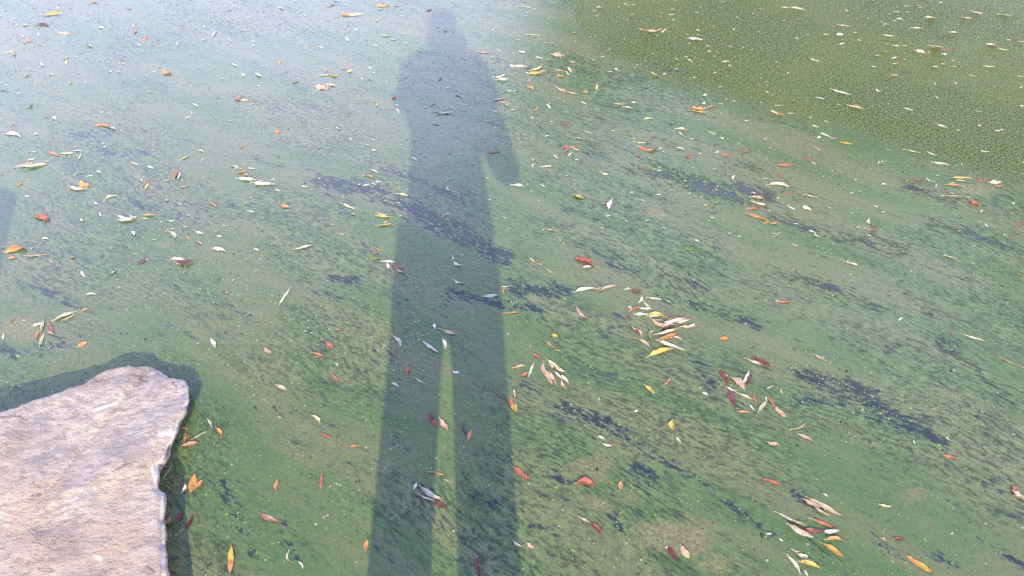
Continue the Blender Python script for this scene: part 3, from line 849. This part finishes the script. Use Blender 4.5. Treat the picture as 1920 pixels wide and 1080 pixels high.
(1, 2): '''445 25 130 3 r|410 45 70 60 r|480 45 80 -20 c|440 78 50 30 w|328 98 60 -45 c|160 165 50 60 w*c|265 170 90 3 c|40 312 110 -2 w@.12|700 228 90 -10 w|410 240 30 10 w|500 398 95 -15 y@.35|735 450 85 65 w@.4|710 460 40 75 r|285 647 95 -10 w|150 870 50 -35 w|180 893 70 -20 r|210 903 20 0 w|280 955 60 -38 c@.15|310 978 36 -20 o|550 890 170 -22 m/r@.3|565 928 70 5 w@.3|510 870 80 -25 r|1030 45 180 -5 r|960 22 50 -4 c|1040 48 40 0 c|945 92 60 -10 r|1260 30 80 -5 r|1265 42 80 -8 w|1320 95 60 15 r|1330 105 40 40 r|1600 88 70 -15 r|1750 63 80 -2 r|995 165 60 0 o|1115 178 40 0 w|1070 190 50 0 c|1660 255 46 75 w@.4|1900 262 50 -3 w|1835 395 100 3 c|1870 410 100 -5 o|1860 455 140 -12 w|1810 485 110 0 r|1840 550 190 -18 o|1900 590 50 30 y|1138 628 36 0 w|1330 795 110 3 g@.15|1330 372 24 20 w|1420 400 40 0 c|1515 185 24 -20 w|720 1073 130 8 c|870 1078 30 0 w''',
(1, 3): '''365 35 80 -28 p|600 4 80 -5 y|140 160 150 2 r|100 245 70 -25 r|340 145 50 -40 c|310 130 70 -30 r|850 150 60 -5 o|825 145 30 60 c|1230 78 85 -18 w|1300 150 140 -12 w@.14|1080 60 130 -8 c@.12|900 42 50 -20 c|1625 57 80 -8 w|1450 152 20 90 w|80 310 170 -6 w|160 372 60 0 r|325 393 110 -12 w|80 408 40 0 w|500 337 44 -5 w|170 478 80 -25 w|290 485 80 -22 w@.3|40 595 90 5 o|50 675 66 -15 c|335 660 70 -20 w|370 690 70 -25 c|200 758 70 -22 c|240 783 30 -10 r|1450 255 170 2 y@.12|1440 280 80 -5 w|1400 312 150 -5 o|1370 300 60 5 c|1600 275 80 -5 r|1215 275 80 -18 w|1130 272 80 -4 r|1700 293 90 -3 c@.3|1720 318 90 -5 r|1260 315 30 70 w|1380 372 60 0 p|1425 400 230 -3 c@.05|1550 445 100 -20 r@.3|1530 460 70 -10 r|1840 447 24 0 w|625 518 24 0 w|760 590 70 -60 c*c|790 620 80 -35 m|800 650 70 -10 r|680 625 60 10 p|740 640 80 -20 p|1600 520 60 0 r|1880 600 80 10 r|1880 665 80 0 p|1890 985 60 -15 y|620 895 100 -12 p|640 908 60 -10 w|590 885 40 60 c|1350 845 80 -18 c|1370 855 100 -15 p''',
(2, 0): '''100 240 70 45 r@.15|27 365 55 80 w@.35|285 275 75 15 w@.35|320 290 90 75 c|280 350 90 75 o@.3|390 310 100 -58 r@.25|385 345 60 -30 p@.4|315 390 110 70 c|490 210 200 22 c@.14|520 225 110 30 p|635 165 60 20 o@.4|620 425 85 28 o@.35|688 50 85 -2 w@.16|1600 415 85 -62 w@.35|1690 35 50 -15 m@.4|1705 38 20 0 w|180 247 15 0 w|1580 1020 100 -60 w@.2''',
(2, 1): '''220 60 160 58 w@.15|90 475 80 -40 p@.5|190 748 115 -30 c@.3|460 990 95 -50 c@.25|470 500 100 -18 o@.2|460 520 60 5 o|550 432 75 -50 r@.7|600 680 90 -50 r@.3|600 575 60 -40 c|1065 400 110 -52 w@.25|1310 445 160 -38 w@.2|1340 292 50 -80 w@.45|1450 332 150 -15 p@.2|1415 420 85 -75 w@.35|1140 620 60 65 r@.5|1230 700 90 -30 c@.2|1045 730 70 -30 c@.3|1330 1000 130 -60 m/r@.35|1410 1030 110 -55 p@.35|1765 62 130 2 w@.18|1880 190 80 3 o|1500 635 55 -5 w@.4|1860 25 60 75 o*c|610 315 30 0 o@.6''',
(2, 2): '''560 15 190 6 w@.1|680 15 60 20 o|700 5 80 25 c|870 13 70 5 w|930 30 90 -5 m@.3|1070 82 120 -8 w@.15|1160 98 60 -20 w|965 90 70 70 c@.3|920 155 100 22 r@.25|885 150 40 -40 w|1015 135 90 -45 w|1000 160 90 -5 w|535 200 170 -38 p@.13|20 188 80 3 o|975 200 120 -6 w@.2|1090 205 150 -10 y|1070 215 120 0 c|1090 248 70 -5 c|1240 240 190 4 o@.16|1130 285 200 -18 p@.2|1180 295 150 8 m/p@.2|1220 262 190 8 w@.14|1330 290 120 5 p@.3|1280 265 90 15 w|950 340 110 -50 p@.25|985 410 130 -30 p@.2|940 330 80 -60 m|1050 380 150 -62 g@.14|1170 335 180 12 c@.13|1170 370 170 22 o@.22|1240 385 90 -15 p*c|1200 440 220 -20 w@.12|1120 482 200 14 y@.17|1040 340 50 40 p@.5|880 230 50 -60 m@.4|1345 285 60 20 w@.3|315 360 66 -12 y@.45|290 430 90 -35 o@.2|345 470 60 -10 y@.2|1590 382 70 -10 o@.5|1600 378 36 0 y@.5|1035 765 100 -42 y@.35|1165 705 90 52 o@.22|930 925 30 50 w@.8|1200 1035 75 -80 y@.7|1445 795 50 -20 w@.4|190 520 80 -40 r@.3|330 590 170 -35 c@.22|145 610 110 68 w@.2|90 655 60 30 r@.45|55 590 90 12 p@.25|30 605 60 -20 o@.3|240 620 120 -80 p@.28|275 680 130 -65 p@.28|340 640 110 -50 m@.25|310 690 110 -62 p@.28|390 690 120 -40 w@.18|385 735 80 -55 p@.3|345 665 80 -50 w|10 885 135 -65 r/y@.45|18 795 70 -80 c@.12|1830 560 160 -18 w@.12|1870 560 170 -25 m@.22|1590 670 130 -58 m@.32|1690 715 180 -38 p@.25|1755 670 120 65 w@.2|1780 690 90 70 m@.3|1650 830 170 -68 m@.25|1650 770 90 -15 w|1750 815 140 -22 c@.12|1825 840 80 -60 r@.2|1740 930 100 -2 o@.2|1880 885 120 52 c@.25|1905 830 40 80 w|1800 900 60 -50 w@.15''',
(2, 3): '''115 105 110 -4 r@.22|70 100 30 0 w|1550 378 150 -16 w@.1|1380 350 40 -50 r|1815 560 230 -24 t@.05|390 525 115 -28 p@.14|990 238 40 35 w|15 578 50 -20 p|30 870 110 -55 r@.18|90 935 130 -40 p@.3|235 1045 120 25 p@.14|100 780 50 -75 c|10 750 60 30 c''',
(3, 0): '''1385 -25 60 -10 o@.4|1650 12 95 -65 o@.35|1500 25 130 28 w@.08|1400 50 80 50 r@.3|1430 95 130 8 r/p@.25|1450 390 150 75 o@.4|1490 400 100 50 o@.4|1385 430 80 65 w@.35|1262 300 120 55 c@.15|1255 670 110 -5 o/p@.7|1355 640 90 70 m@.4|1425 680 120 62 m@.3|1365 735 40 30 w|1730 960 230 87 o/y@.26''',
(3, 1): '''155 400 110 84 r/o@.28|490 360 160 82 r@.2|525 28 90 -28 r@.3|735 108 65 10 o@.3|110 650 170 -22 r/p@.25|245 945 90 -75 w*c|340 1000 75 -55 w@.2|825 850 90 80 o@.5|1195 410 60 62 w@.4|1310 465 190 -30 w@.16|1285 500 130 -22 w@.14|1385 550 110 -22 m@.35|1330 303 90 -2 r@.22|1380 318 70 -12 o@.25|1430 365 50 -30 c|1605 20 100 68 o@.3|1565 -15 110 -75 d@.25|1665 1010 160 -78 m@.22|1652 945 40 80 w@.25|400 340 50 35 g@.3''',
(3, 2): '''65 310 180 -38 r@.22|670 45 65 -30 w@.3|725 100 90 -3 w@.2|765 100 36 -10 r|1250 60 60 -50 c@.4|555 390 150 -8 r@.38|815 400 75 85 o@.5|550 665 100 -25 p/c@.2|640 730 140 -48 m/r@.22|1210 920 155 -52 m@.33|1170 870 45 0 w@.5|1295 905 120 -55 p/c@.38|40 845 85 -32 w@.28|140 860 75 -40 p@.45|1905 360 70 -5 r@.4''',
(3, 3): '''45 380 120 -18 r@.25|30 90 90 -10 p@.3|70 95 40 -60 o|290 45 130 -25 p@.25|1370 190 120 -15 r@.25|1095 80 40 -60 w@.3|430 475 50 -35 w|430 565 310 -28 c@.13|330 545 150 -25 p@.2|400 600 140 -30 p@.18|180 660 260 -25 w/c@.11|230 685 120 -20 p|420 690 210 -18 r@.18|330 745 200 -4 m@.22|475 750 130 3 w@.28|240 760 220 -25 w/p@.22|500 808 150 -3 o@.22|480 890 240 -35 o/y@.18|200 890 80 -22 w@.2|270 940 110 -30 c@.35|330 975 110 -35 p@.3|320 1005 190 -20 y@.2|205 1010 190 -58 w@.13|285 1060 60 -60 w|985 805 95 -3 m/r@.28|870 810 50 -55 p@.2|1140 1000 260 -32 o/y@.18|1855 430 90 60 r@.4|1880 480 120 -35 p@.28|5 765 50 0 w|95 810 40 -35 w|880 555 90 -10 c@.2''',
}
ALBEDO = {'w': (.74, .72, .66), 'c': (.64, .57, .40), 'p': (.56, .38, .31), 'o': (.60, .29, .10), 'y': (.62, .43, .07), 'g': (.20, .29, .05),  # white covers pale undersides and painted-in sun glint on wet leaves
          'r': (.44, .125, .075), 'm': (.17, .045, .048), 't': (.36, .27, .18), 'd': (.045, .04, .05), 'b': (.27, .22, .10)}
WORD = {'w': 'white', 'c': 'cream', 'p': 'pinkish', 'o': 'orange', 'y': 'yellow', 'g': 'green', 'r': 'red', 'm': 'maroon', 't': 'tan', 'd': 'blackish', 'b': 'muddy'}


def leaf_material(key):
    k = NT('leaf_' + WORD[key])
    col = ALBEDO[key]
    uv = k.n('ShaderNodeUVMap').outputs[0]
    sp = k.n('ShaderNodeSeparateXYZ')
    k.put(uv, sp.inputs[0])
    rnd = k.n('ShaderNodeObjectInfo').outputs['Random']
    co = k.coord('Object')
    bl = k.noise(co, 70.0, 4.0, .6)
    br = k.math('ADD', .78, k.math('MULTIPLY', rnd, .40))
    cc = k.n('ShaderNodeCombineColor')
    for i in range(3):
        k.put(br, cc.inputs[i])
    c = k.mix(1.0, col, cc.outputs[0], 'MULTIPLY')
    edge = tuple(v * f for v, f in zip(col, (.70, .55, .45)))
    c = k.mix(k.step(bl, .48, .62, 0, .85), c, (*edge, 1))
    rot = k.noise(k.mapping(co, loc=(.3, .1, 0)), 45.0, 3.0, .6)
    c = k.mix(k.math('MULTIPLY', k.step(rot, .56, .70), .5), c, tuple(v * f for v, f in zip(col, (.42, .30, .26))))
    v = k.math('ABSOLUTE', k.math('SUBTRACT', sp.outputs['Y'], .5))
    lite = tuple(min(.85, x * 1.25 + .06) for x in col)
    c = k.mix(k.step(v, .025, .06, .6, 0), c, (*lite, 1))
    u = sp.outputs['X']
    c = k.mix(k.math('MULTIPLY', k.step(u, .84, 1.0), .55), c, (*edge, 1))
    k.sset(Base_Color=c, Roughness=.34, IOR=1.65)
    vein = k.n('ShaderNodeTexWave', wave_type='BANDS', bands_direction='DIAGONAL')
    k.put(uv, vein.inputs['Vector'])
    vein.inputs['Scale'].default_value = 5.0
    k.sset(Normal=k.bump(k.math('ADD', k.math('MULTIPLY', vein.outputs['Fac'], .3), bl), .35, .002))
    return k.m


LEAF_M = {q: leaf_material(q) for q in ALBEDO}

leaves = []
for (tr, tc), txt in TILES.items():
    for e in txt.replace('\n', '').split('|'):
        x, y, L, ang, rest = e.strip().split(' ')
        wr = None
        if '@' in rest:
            rest, wr = rest.split('@'); wr = float(wr)
        shape = 'l'
        if '*' in rest:
            rest, shape = rest.split('*')
        a, _, b = rest.partition('/')
        px, py, L = float(x) / 4 + tc * 480, float(y) / 4 + tr * 270, float(L) / 4.2
        leaves.append(dict(px=px, py=py, L=L, ang=R(float(ang)), a=a, b=b or None, w=wr or .20, wset=bool(wr), shape=shape))
# a leaf's area in the photograph decides what is built singly
for lf in leaves:
    lf['area'] = lf['L'] * max(lf['L'] * lf['w'], 3)
order = sorted(range(len(leaves)), key=lambda i: -leaves[i]['area'])
SINGLE = set(order[:300])


def leaf_geometry(p0, p1, ratio, shape, rs, n=9, cross=5):
    """Willow leaf from stalk end p0 to tip p1 on the water: gently arched blade, folded along the midrib. Local frame at its middle."""
    mid = (p0 + p1) / 2
    d = p1 - p0
    L = d.length
    ax = d.normalized()
    sd = Vector((-ax.y, ax.x, 0))
    W = max(L * ratio, .0042)
    arch = rs.uniform(-.02, .05) * L
    fold = rs.uniform(.03, .26)
    bend = rs.uniform(-.07, .07) * L
    twist = rs.uniform(-.5, .5)
    asym = rs.uniform(.72, 1.25)
    ph1, rag = rs.uniform(0, 60), rs.uniform(.08, .34)
    skew = rs.uniform(.66, 1.05)
    if shape == 'l' and rs.random() < .28:
        bend, fold, arch, twist = rs.choice((-1, 1)) * L * rs.uniform(.10, .2), rs.uniform(.2, .6), rs.uniform(.02, .08) * L, rs.uniform(-1.6, 1.6)
    if shape == 'c':
        bend = rs.choice((-1, 1)) * L * .26
        arch = L * .05
        fold = .7
    verts, uvs = [], []
    for i in range(n):
        u = i / (n - 1)
        prof = math.sin(math.pi * min(1, max(0, u)) ** skew) ** .75 if 0 < u < 1 else 0.0
        prof = max(prof, .05 if u == 0 else .015)
        hw = W / 2 * prof
        rg = [1 + rag * mnoise.noise((u * 5 + ph1, sgn * 3.0, .5)) * 2 for sgn in (-1, 1)]
        q = 1 - (2 * u - 1) ** 2
        cx = (u - .5) * L
        cy = bend * (q - .6)
        cz = arch * (1 - q) if arch > 0 else -arch * q
        tw = twist * (u - .5)
        for j in range(cross):
            v = (j / (cross - 1) - .5) * 2
            s = v * hw * (asym * rg[1] if v > 0 else rg[0])
            wav = .06 * W * math.sin(u * 11 + v * 2 + fold * 30) * abs(v)
            y = cy + s * math.cos(tw)
            z = cz + abs(s) * fold + s * math.sin(tw) + wav
            verts.append(ax * cx + sd * y + Vector((0, 0, z)))
            uvs.append((u, (v + 1) / 2))
    zmin = min(v.z for v in verts)
    dip = rs.uniform(.03, .10) * rs.choice((-1, 1)) if rs.random() < .34 else 0.0     # some lie half sunk, one end under the film
    roll = rs.uniform(-.35, .35) if rs.random() < .4 else 0.0
    for v in verts:
        v.z += -zmin + dip * v.dot(ax) + roll * v.dot(sd)
    faces = []
    for i in range(n - 1):
        for j in range(cross - 1):
            b = i * cross + j
            faces.append((b, b + cross, b + cross + 1, b + 1))
    return mid, verts, faces, uvs, ax, sd, L, W


def set_uv(me, uvs):
    ul = me.uv_layers.new(name='UVMap')
    for lp in me.loops:
        ul.data[lp.index].uv = uvs[lp.vertex_index]


# things in the photograph that a leaf can be described by: name, pixel, radius inside which a leaf belongs to it (0: not a cluster)
MARKS = [
    ("the shadow's head", 825, 45, 0), ("the shadow's chest", 845, 140, 0), ("the shadow's bent elbow", 968, 335, 0), ("the shadow's waist", 845, 245, 0),
    ("the shadow's thighs", 850, 460, 0), ("the fork of the shadow's legs", 850, 590, 0), ("the lit gap between the shadow's legs", 842, 860, 0),
    ("the shadow's knees", 850, 720, 0), ("the shadow's shins", 840, 1000, 0), ("the shadow's short sleeve", 935, 165, 0),
    ("the rock's tip", 285, 675, 0), ("the rock's shaded edge", 330, 880, 0), ("the rock's far edge", 80, 725, 0), ("the square shadow by the rock", 12, 430, 0),
    ("the dark streak across the shadow", 800, 400, 0), ("the dark gap by the shadow's thighs", 1015, 548, 0), ("the wide dark gap", 1390, 360, 0),
    ("the broad dark streak", 1640, 760, 0), ("the short dark streak", 1110, 788, 0), ("the thin long dark streak", 1330, 915, 0),
    ("the big leaf heap", 1250, 620, 62), ("the pink leaf fan", 1030, 690, 50), ("the maroon leaf ring", 1400, 725, 60), ("the striped leaf raft", 1525, 980, 55),
    ("the yellow-edged leaf bundle", 1512, 1050, 35), ("the bare mud patch", 1265, 1010, 42), ("the red-and-yellow oval leaf", 962, 762, 0),
    ("the leaf row at the mat's edge", 1810, 345, 75), ("the spiky maroon clump", 1635, 427, 35), ("the orange leaf bundle", 721, 412, 30),
    ("the red-and-white leaf bundle", 738, 497, 34), ("the folded orange leaves", 1072, 282, 26), ("the orange leaf star", 1320, 207, 32),
    ("the pale leaf raft", 1000, 135, 40), ("the pink leaf on the grainy mat", 1225, 58, 30), ("the pale leaf loop", 240, 411, 34), ("the red curled leaf", 330, 330, 24),
    ("the orange leaves by the square shadow", 48, 474, 45), ("the twisted leaf bunch", 82, 615, 36), ("the long tan leaf pair", 128, 592, 28), ("the white wedge leaf", 1143, 382, 0),
    ("the maroon striped leaf", 1098, 493, 24), ("the pale raft on the grainy mat", 1755, 92, 36), ("the cream leaf cluster", 115, 295, 55), ("the orange leaf pair", 152, 352, 26),
    ("the long white leaf pair", 475, 337, 50), ("the curled white leaf", 207, 371, 0), ("the white arrow of leaves", 357, 210, 22), ("the buff leaf bunch", 612, 158, 32),
    ("the pale leaf swirl", 128, 115, 40), ("the shadow's forearm", 945, 290, 0), ("the white leaf trio on the shadow", 832, 640, 34),
    ("the maroon leaf pair on the shadow", 822, 795, 28), ("the white leaves on the shadow's shin", 808, 932, 38), ("the orange pair at the rock's edge", 362, 910, 28),
    ("the maroon leaves at the rock's edge", 345, 975, 40), ("the red leaves by the rock's corner", 355, 825, 30), ("the leaf line past the dark gap", 1420, 385, 45),
    ("the small leaf triangle", 1205, 570, 40), ("the red pair in the green water", 1290, 293, 22), ("the maroon and white leaves below the loop", 345, 490, 30), ("the grainy mat's corner", 1120, 95, 0),
    ("the white leaf row on the grainy mat", 1700, 20, 40), ("the long orange leaf", 1725, 1060, 0), ("the brick red leaf", 1098, 908, 0), ("the tan stalk", 1894, 680, 0),
]


def form_words(lf):
    if lf['shape'] == 'c': return 'curled'
    if lf['w'] >= .55: return 'round'
    if lf['w'] >= .32: return 'broad'
    if lf['w'] <= .10: return 'thread-thin'
    if lf['w'] <= .15: return 'slender'
    return 'willow'


def size_words(lf):
    L = ground_len(lf)
    return 'tiny' if L < .026 else 'small' if L < .042 else '' if L < .065 else 'long'


def ground_len(lf):
    h = Vector((math.cos(lf['ang']), -math.sin(lf['ang']))) * lf['L'] / 2
    return (ground(lf['px'] + h.x, lf['py'] + h.y) - ground(lf['px'] - h.x, lf['py'] - h.y)).length


def place_words(lf, mk):
    nm, x, y, r = mk
    dx, dy = lf['px'] - x, (lf['py'] - y) * 1.3
    d = math.hypot(dx, dy)
    if r and math.hypot(lf['px'] - x, lf['py'] - y) < r:
        if d < r * .35: return 'in the middle of ' + nm
        a = math.degrees(math.atan2(-dy, dx))
        if 45 <= a < 135: return 'at the top of ' + nm
        if -135 <= a < -45: return 'at the bottom of ' + nm
        return ('on the far side of ' if abs(a) < 45 else 'on the rock side of ') + nm
    a = math.degrees(math.atan2(-dy, dx))
    dist = 'just ' if d < 45 else 'well ' if d > 130 else ''
    if 60 <= a < 120: return dist + 'above ' + nm
    if -120 <= a < -60: return dist + 'below ' + nm
    side = 'away from the rock' if abs(a) <= 90 else 'towards the rock'
    if 22 <= a < 158: return f'{dist}above {nm}, {side}'
    if -158 <= a < -22: return f'{dist}below {nm}, {side}'
    return f'{"close " if d < 45 else "far " if d > 130 else ""}beside {nm}, {side}'


def colour_words(lf):
    return WORD[lf['a']] + (' and ' + WORD[lf['b']] if lf['b'] else '')


def make_labels(idx):
    """A label for each leaf that is true of it and of no other."""
    lab = {}
    taken = set()
    ranks = ['second', 'third', 'fourth', 'fifth', 'sixth', 'seventh', 'eighth']
    for i in idx:
        lf = leaves[i]
        mk = sorted(MARKS, key=lambda m: math.hypot(lf['px'] - m[1], (lf['py'] - m[2]) * 1.3) - m[3] * .6)
        mk = [m for m in mk if not (m[3] == 0 and 'shadow' not in m[0] and (m[0].endswith('leaf') or m[0].endswith('stalk')) and math.hypot(lf['px'] - m[1], lf['py'] - m[2]) < 14)]
        cands = []
        for m in mk[:8]:
            for base in ((size_words(lf), colour_words(lf), form_words(lf), 'leaf'), ):
                t = ' '.join(w for w in base if w) + ' ' + place_words(lf, m)
                cands.append(t)
        pick = next((t for t in cands[:4] if t not in taken and len(re.findall(r"[A-Za-z0-9][A-Za-z0-9'-]*", t)) <= 16), None)
        if pick is None:
            for rk in ranks:
                t = rk + ' ' + cands[0]
                if t not in taken and len(re.findall(r"[A-Za-z0-9][A-Za-z0-9'-]*", t)) <= 15:
                    pick = t
                    break
        pick = pick or min((t for t in cands if t not in taken), key=len)
        taken.add(pick)
        lab[i] = pick
    return lab


LABELS = make_labels([i for i in order if i in SINGLE])
GROUP = 'fallen willow leaves floating on the green water'

placed = []


def stack_height(p, L):
    """Leaves that cross in a heap lie on one another."""
    n = 0
    for q, l2 in placed:
        if (p - q).length < (L + l2) * .30:
            n += 1
    placed.append((p, L))
    return .0012 + min(n, 7) * .0022


# more pale flakes, most of them far out, too small to be read one by one
rf = random.Random(77)
for q in range(420):
    y = 460 * rf.random() ** 1.5
    x = rf.uniform(0, 1920) if rf.random() < .55 else rf.gauss(1050, 230) if rf.random() < .5 else rf.gauss(120, 160)
    leaves.append(dict(px=x, py=y, L=rf.uniform(3.5, 10) * (.75 + y / 900), ang=rf.gauss(-.08, .35), a=rf.choice('wwwwwcccpo'), b=None, w=rf.uniform(.2, .4), wset=False, shape='l', area=0))
rest_v, rest_f, rest_uv, rest_mi = [], [], [], []
keys = list(ALBEDO)
for i, lf in enumerate(leaves):
    rs = random.Random(1000 + i)
    h = Vector((math.cos(lf['ang']), -math.sin(lf['ang']))) * lf['L'] / 2
    p0, p1 = ground(lf['px'] - h.x, lf['py'] - h.y), ground(lf['px'] + h.x, lf['py'] + h.y)
    single = i in SINGLE
    if lf['area'] and (p1 - p0).length < .012:
        mdl = (p0 + p1) / 2; dd = (p1 - p0).normalized() * .006
        p0, p1 = mdl - dd, mdl + dd
    # foreshortening: the width seen in the photograph is the leaf's width across the view
    nv = Vector((-h.y, h.x)) * lf['w']
    q0, q1 = ground(lf['px'] - nv.x, lf['py'] - nv.y), ground(lf['px'] + nv.x, lf['py'] + nv.y)
    axn = (p1 - p0).normalized()
    wv_ = q1 - q0
    ratio = lf['w'] if not lf['wset'] else min(max(.55, lf['w']), lf['w'] * 1.5, .92 * abs(axn.x * wv_.y - axn.y * wv_.x) / (p1 - p0).length)
    mid_, V, Fc, UV, ax, sd, L, W = leaf_geometry(p0, p1, ratio, lf['shape'], rs, 9 if single else 6, 5 if single else 3)
    z0 = stack_height(mid_, L)
    if lf['a'] in 'bd': z0 = .0008
    org = mid_ + Vector((0, 0, z0))
    if not single:
        b = len(rest_v)
        rest_v += [v + org for v in V]
        rest_f += [tuple(q + b for q in f) for f in Fc]
        rest_uv += UV
        rest_mi += [keys.index(lf['a'])] * len(Fc)
        continue
    me = mesh_from('willow_leaf', V, Fc)
    set_uv(me, UV)
    o = link('willow_leaf', me, [LEAF_M[lf['a']]] + ([LEAF_M[lf['b']]] if lf['b'] else []))
    if lf['b']:
        for pl in me.polygons:
            u = sum(UV[v][0] for v in pl.vertices) / 4
            vv = sum(UV[v][1] for v in pl.vertices) / 4
            if (u > .55 if lf['L'] > 24 and i % 2 else vv > .5):
                pl.material_index = 1
    o.location = org
    tag(o, LABELS[i], 'leaf', GROUP)
    if lf['L'] >= 17 and lf['a'] != 'd':
        # midrib and stalk, each a raised strip or twig of its own
        n, cr = 9, 5
        mv, mf = [], []
        rw = max(.0006, W * .035)
        for q in range(n):
            c = V[q * cr + 2]
            t = 1 - .6 * q / (n - 1)
            mv += [c - sd * rw * t + Vector((0, 0, .0003)), c + Vector((0, 0, .0011)), c + sd * rw * t + Vector((0, 0, .0003))]
        for q in range(n - 1):
            for s in range(2):
                mf.append((q * 3 + s, q * 3 + 3 + s, q * 3 + 4 + s, q * 3 + 1 + s))
        rib = mesh_from('midrib', mv, mf)
        set_uv(rib, [(.3, .8)] * len(mv))
        link('midrib', rib, [LEAF_M['c' if lf['a'] in 'wcpy' else 'p' if lf['a'] in 'or' else lf['a']]], o)
        sv, sf = [], []
        b0 = V[2]
        sl = L * rs.uniform(.08, .16)
        k1 = b0 - ax * sl * .5 + sd * rs.uniform(-.1, .1) * sl + Vector((0, 0, .0006))
        k2 = b0 - ax * sl + sd * rs.uniform(-.3, .3) * sl + Vector((0, 0, .0002))
        tube(sv, sf, [b0 + Vector((0, 0, .0004)), k1, k2], [.0009, .0008, .0009], 5)
        st = mesh_from('stalk', sv, sf)
        set_uv(st, [(.3, .8)] * len(sv))
        link('stalk', st, [LEAF_M['c' if lf['a'] in 'wcpy' else 't']], o)
me = mesh_from('leaf_litter', rest_v, rest_f)
set_uv(me, rest_uv)
o = link('leaf_litter', me, [LEAF_M[q] for q in keys])
me.polygons.foreach_set('material_index', rest_mi)
tag(o, 'scattered tiny leaf flakes too small to tell apart on the far water', kind='stuff')


# ------------------------------------------------------------------ flecks of duckweed and algae floating in drifts
def flecks():
    fl = math.radians(-34)
    V, Fc, MI = [], [], []
    r = RNG

    def density(px, py):
        return np.clip(.25 + .9 * ((px + py) / 2400), .1, 1.2)
    seeds = []
    n_seed = 9000
    sx = r.uniform(-2.5, 2.55, n_seed); sy = r.uniform(.62, 3.5, n_seed)
    spx, spy = to_pixel(sx, sy)
    base = np.array([mnoise.noise((x * 1.6 + y * 1.1, y * 2.6 - x * .2, 4.0)) for x, y in zip(sx, sy)])
    mud = mud_field(spx, spy)
    keep = r.random(n_seed) < np.clip(.42 + base * .9, .06, 1) * np.clip(1 - mud, .15, 1)
    tot = 0
    for x, y, pxx, pyy in zip(sx[keep], sy[keep], spx[keep], spy[keep]):
        n = int(r.integers(5, 17))
        along = r.normal(0, .055, n); across = r.normal(0, .014, n)
        seeds.append(np.stack([x + along * math.cos(fl) - across * math.sin(fl), y + along * math.sin(fl) + across * math.cos(fl)], 1))
    pts = np.concatenate(seeds + [np.stack([r.uniform(-2.5, 2.55, 6000), r.uniform(.62, 3.5, 6000)], 1)])
    # pale flecks gathered in the dark gaps
    cx, cy = r.uniform(-2.5, 2.55, 60000), r.uniform(.62, 3.5, 60000)
    gf = gap_field(*to_pixel(cx, cy))
    kk = r.random(60000) < np.clip(gf - .25, 0, 1) * .9
    n_drift = len(pts)
    pts = np.concatenate([pts, np.stack([cx[kk], cy[kk]], 1)])
    for pi_, (x, y) in enumerate(pts):
        rad = float(np.clip(r.lognormal(-6.42, .42), .0009, .0048))
        a0 = r.uniform(0, 6.28)
        tx, ty = r.normal(0, .10, 2)
        b = len(V)
        k = 5
        zz = .0006 + rad * .06
        for q in range(k):
            a = a0 + q * 2 * math.pi / k
            rr = rad * (1 + .28 * math.sin(a * 2 + a0 * 3))
            dx, dy = rr * math.cos(a), rr * math.sin(a)
            V.append((x + dx, y + dy, zz + dx * tx + dy * ty))
        Fc.append(tuple(range(b, b + k)))
        t = r.random() if pi_ < n_drift else (.95 if r.random() < .5 else .5)
        MI.append(0 if t < .36 else 1 if t < .76 else 2 if t < .82 else 3)
    me = mesh_from('duckweed', V, Fc)
    mats = []
    for nm, col in (('duckweed_green', (.075, .120, .038)), ('duckweed_lime', (.20, .27, .095)), ('algae_dark', (.030, .048, .026)), ('duckweed_pale', (.33, .35, .20))):
        k = NT(nm)
        co = k.coord('Object')
        nn = k.noise(co, 30, 2)
        k.sset(Base_Color=k.mix(k.step(nn, .35, .65), tuple(v * .75 for v in col), tuple(v * 1.2 for v in col)), Roughness=.28, IOR=2.0)
        mats.append(k.m)
    o = link('duckweed', me, mats, smooth=False)
    me.polygons.foreach_set('material_index', MI)
    tag(o, 'drifts of tiny green and pale duckweed flecks on the water', kind='stuff')


flecks()
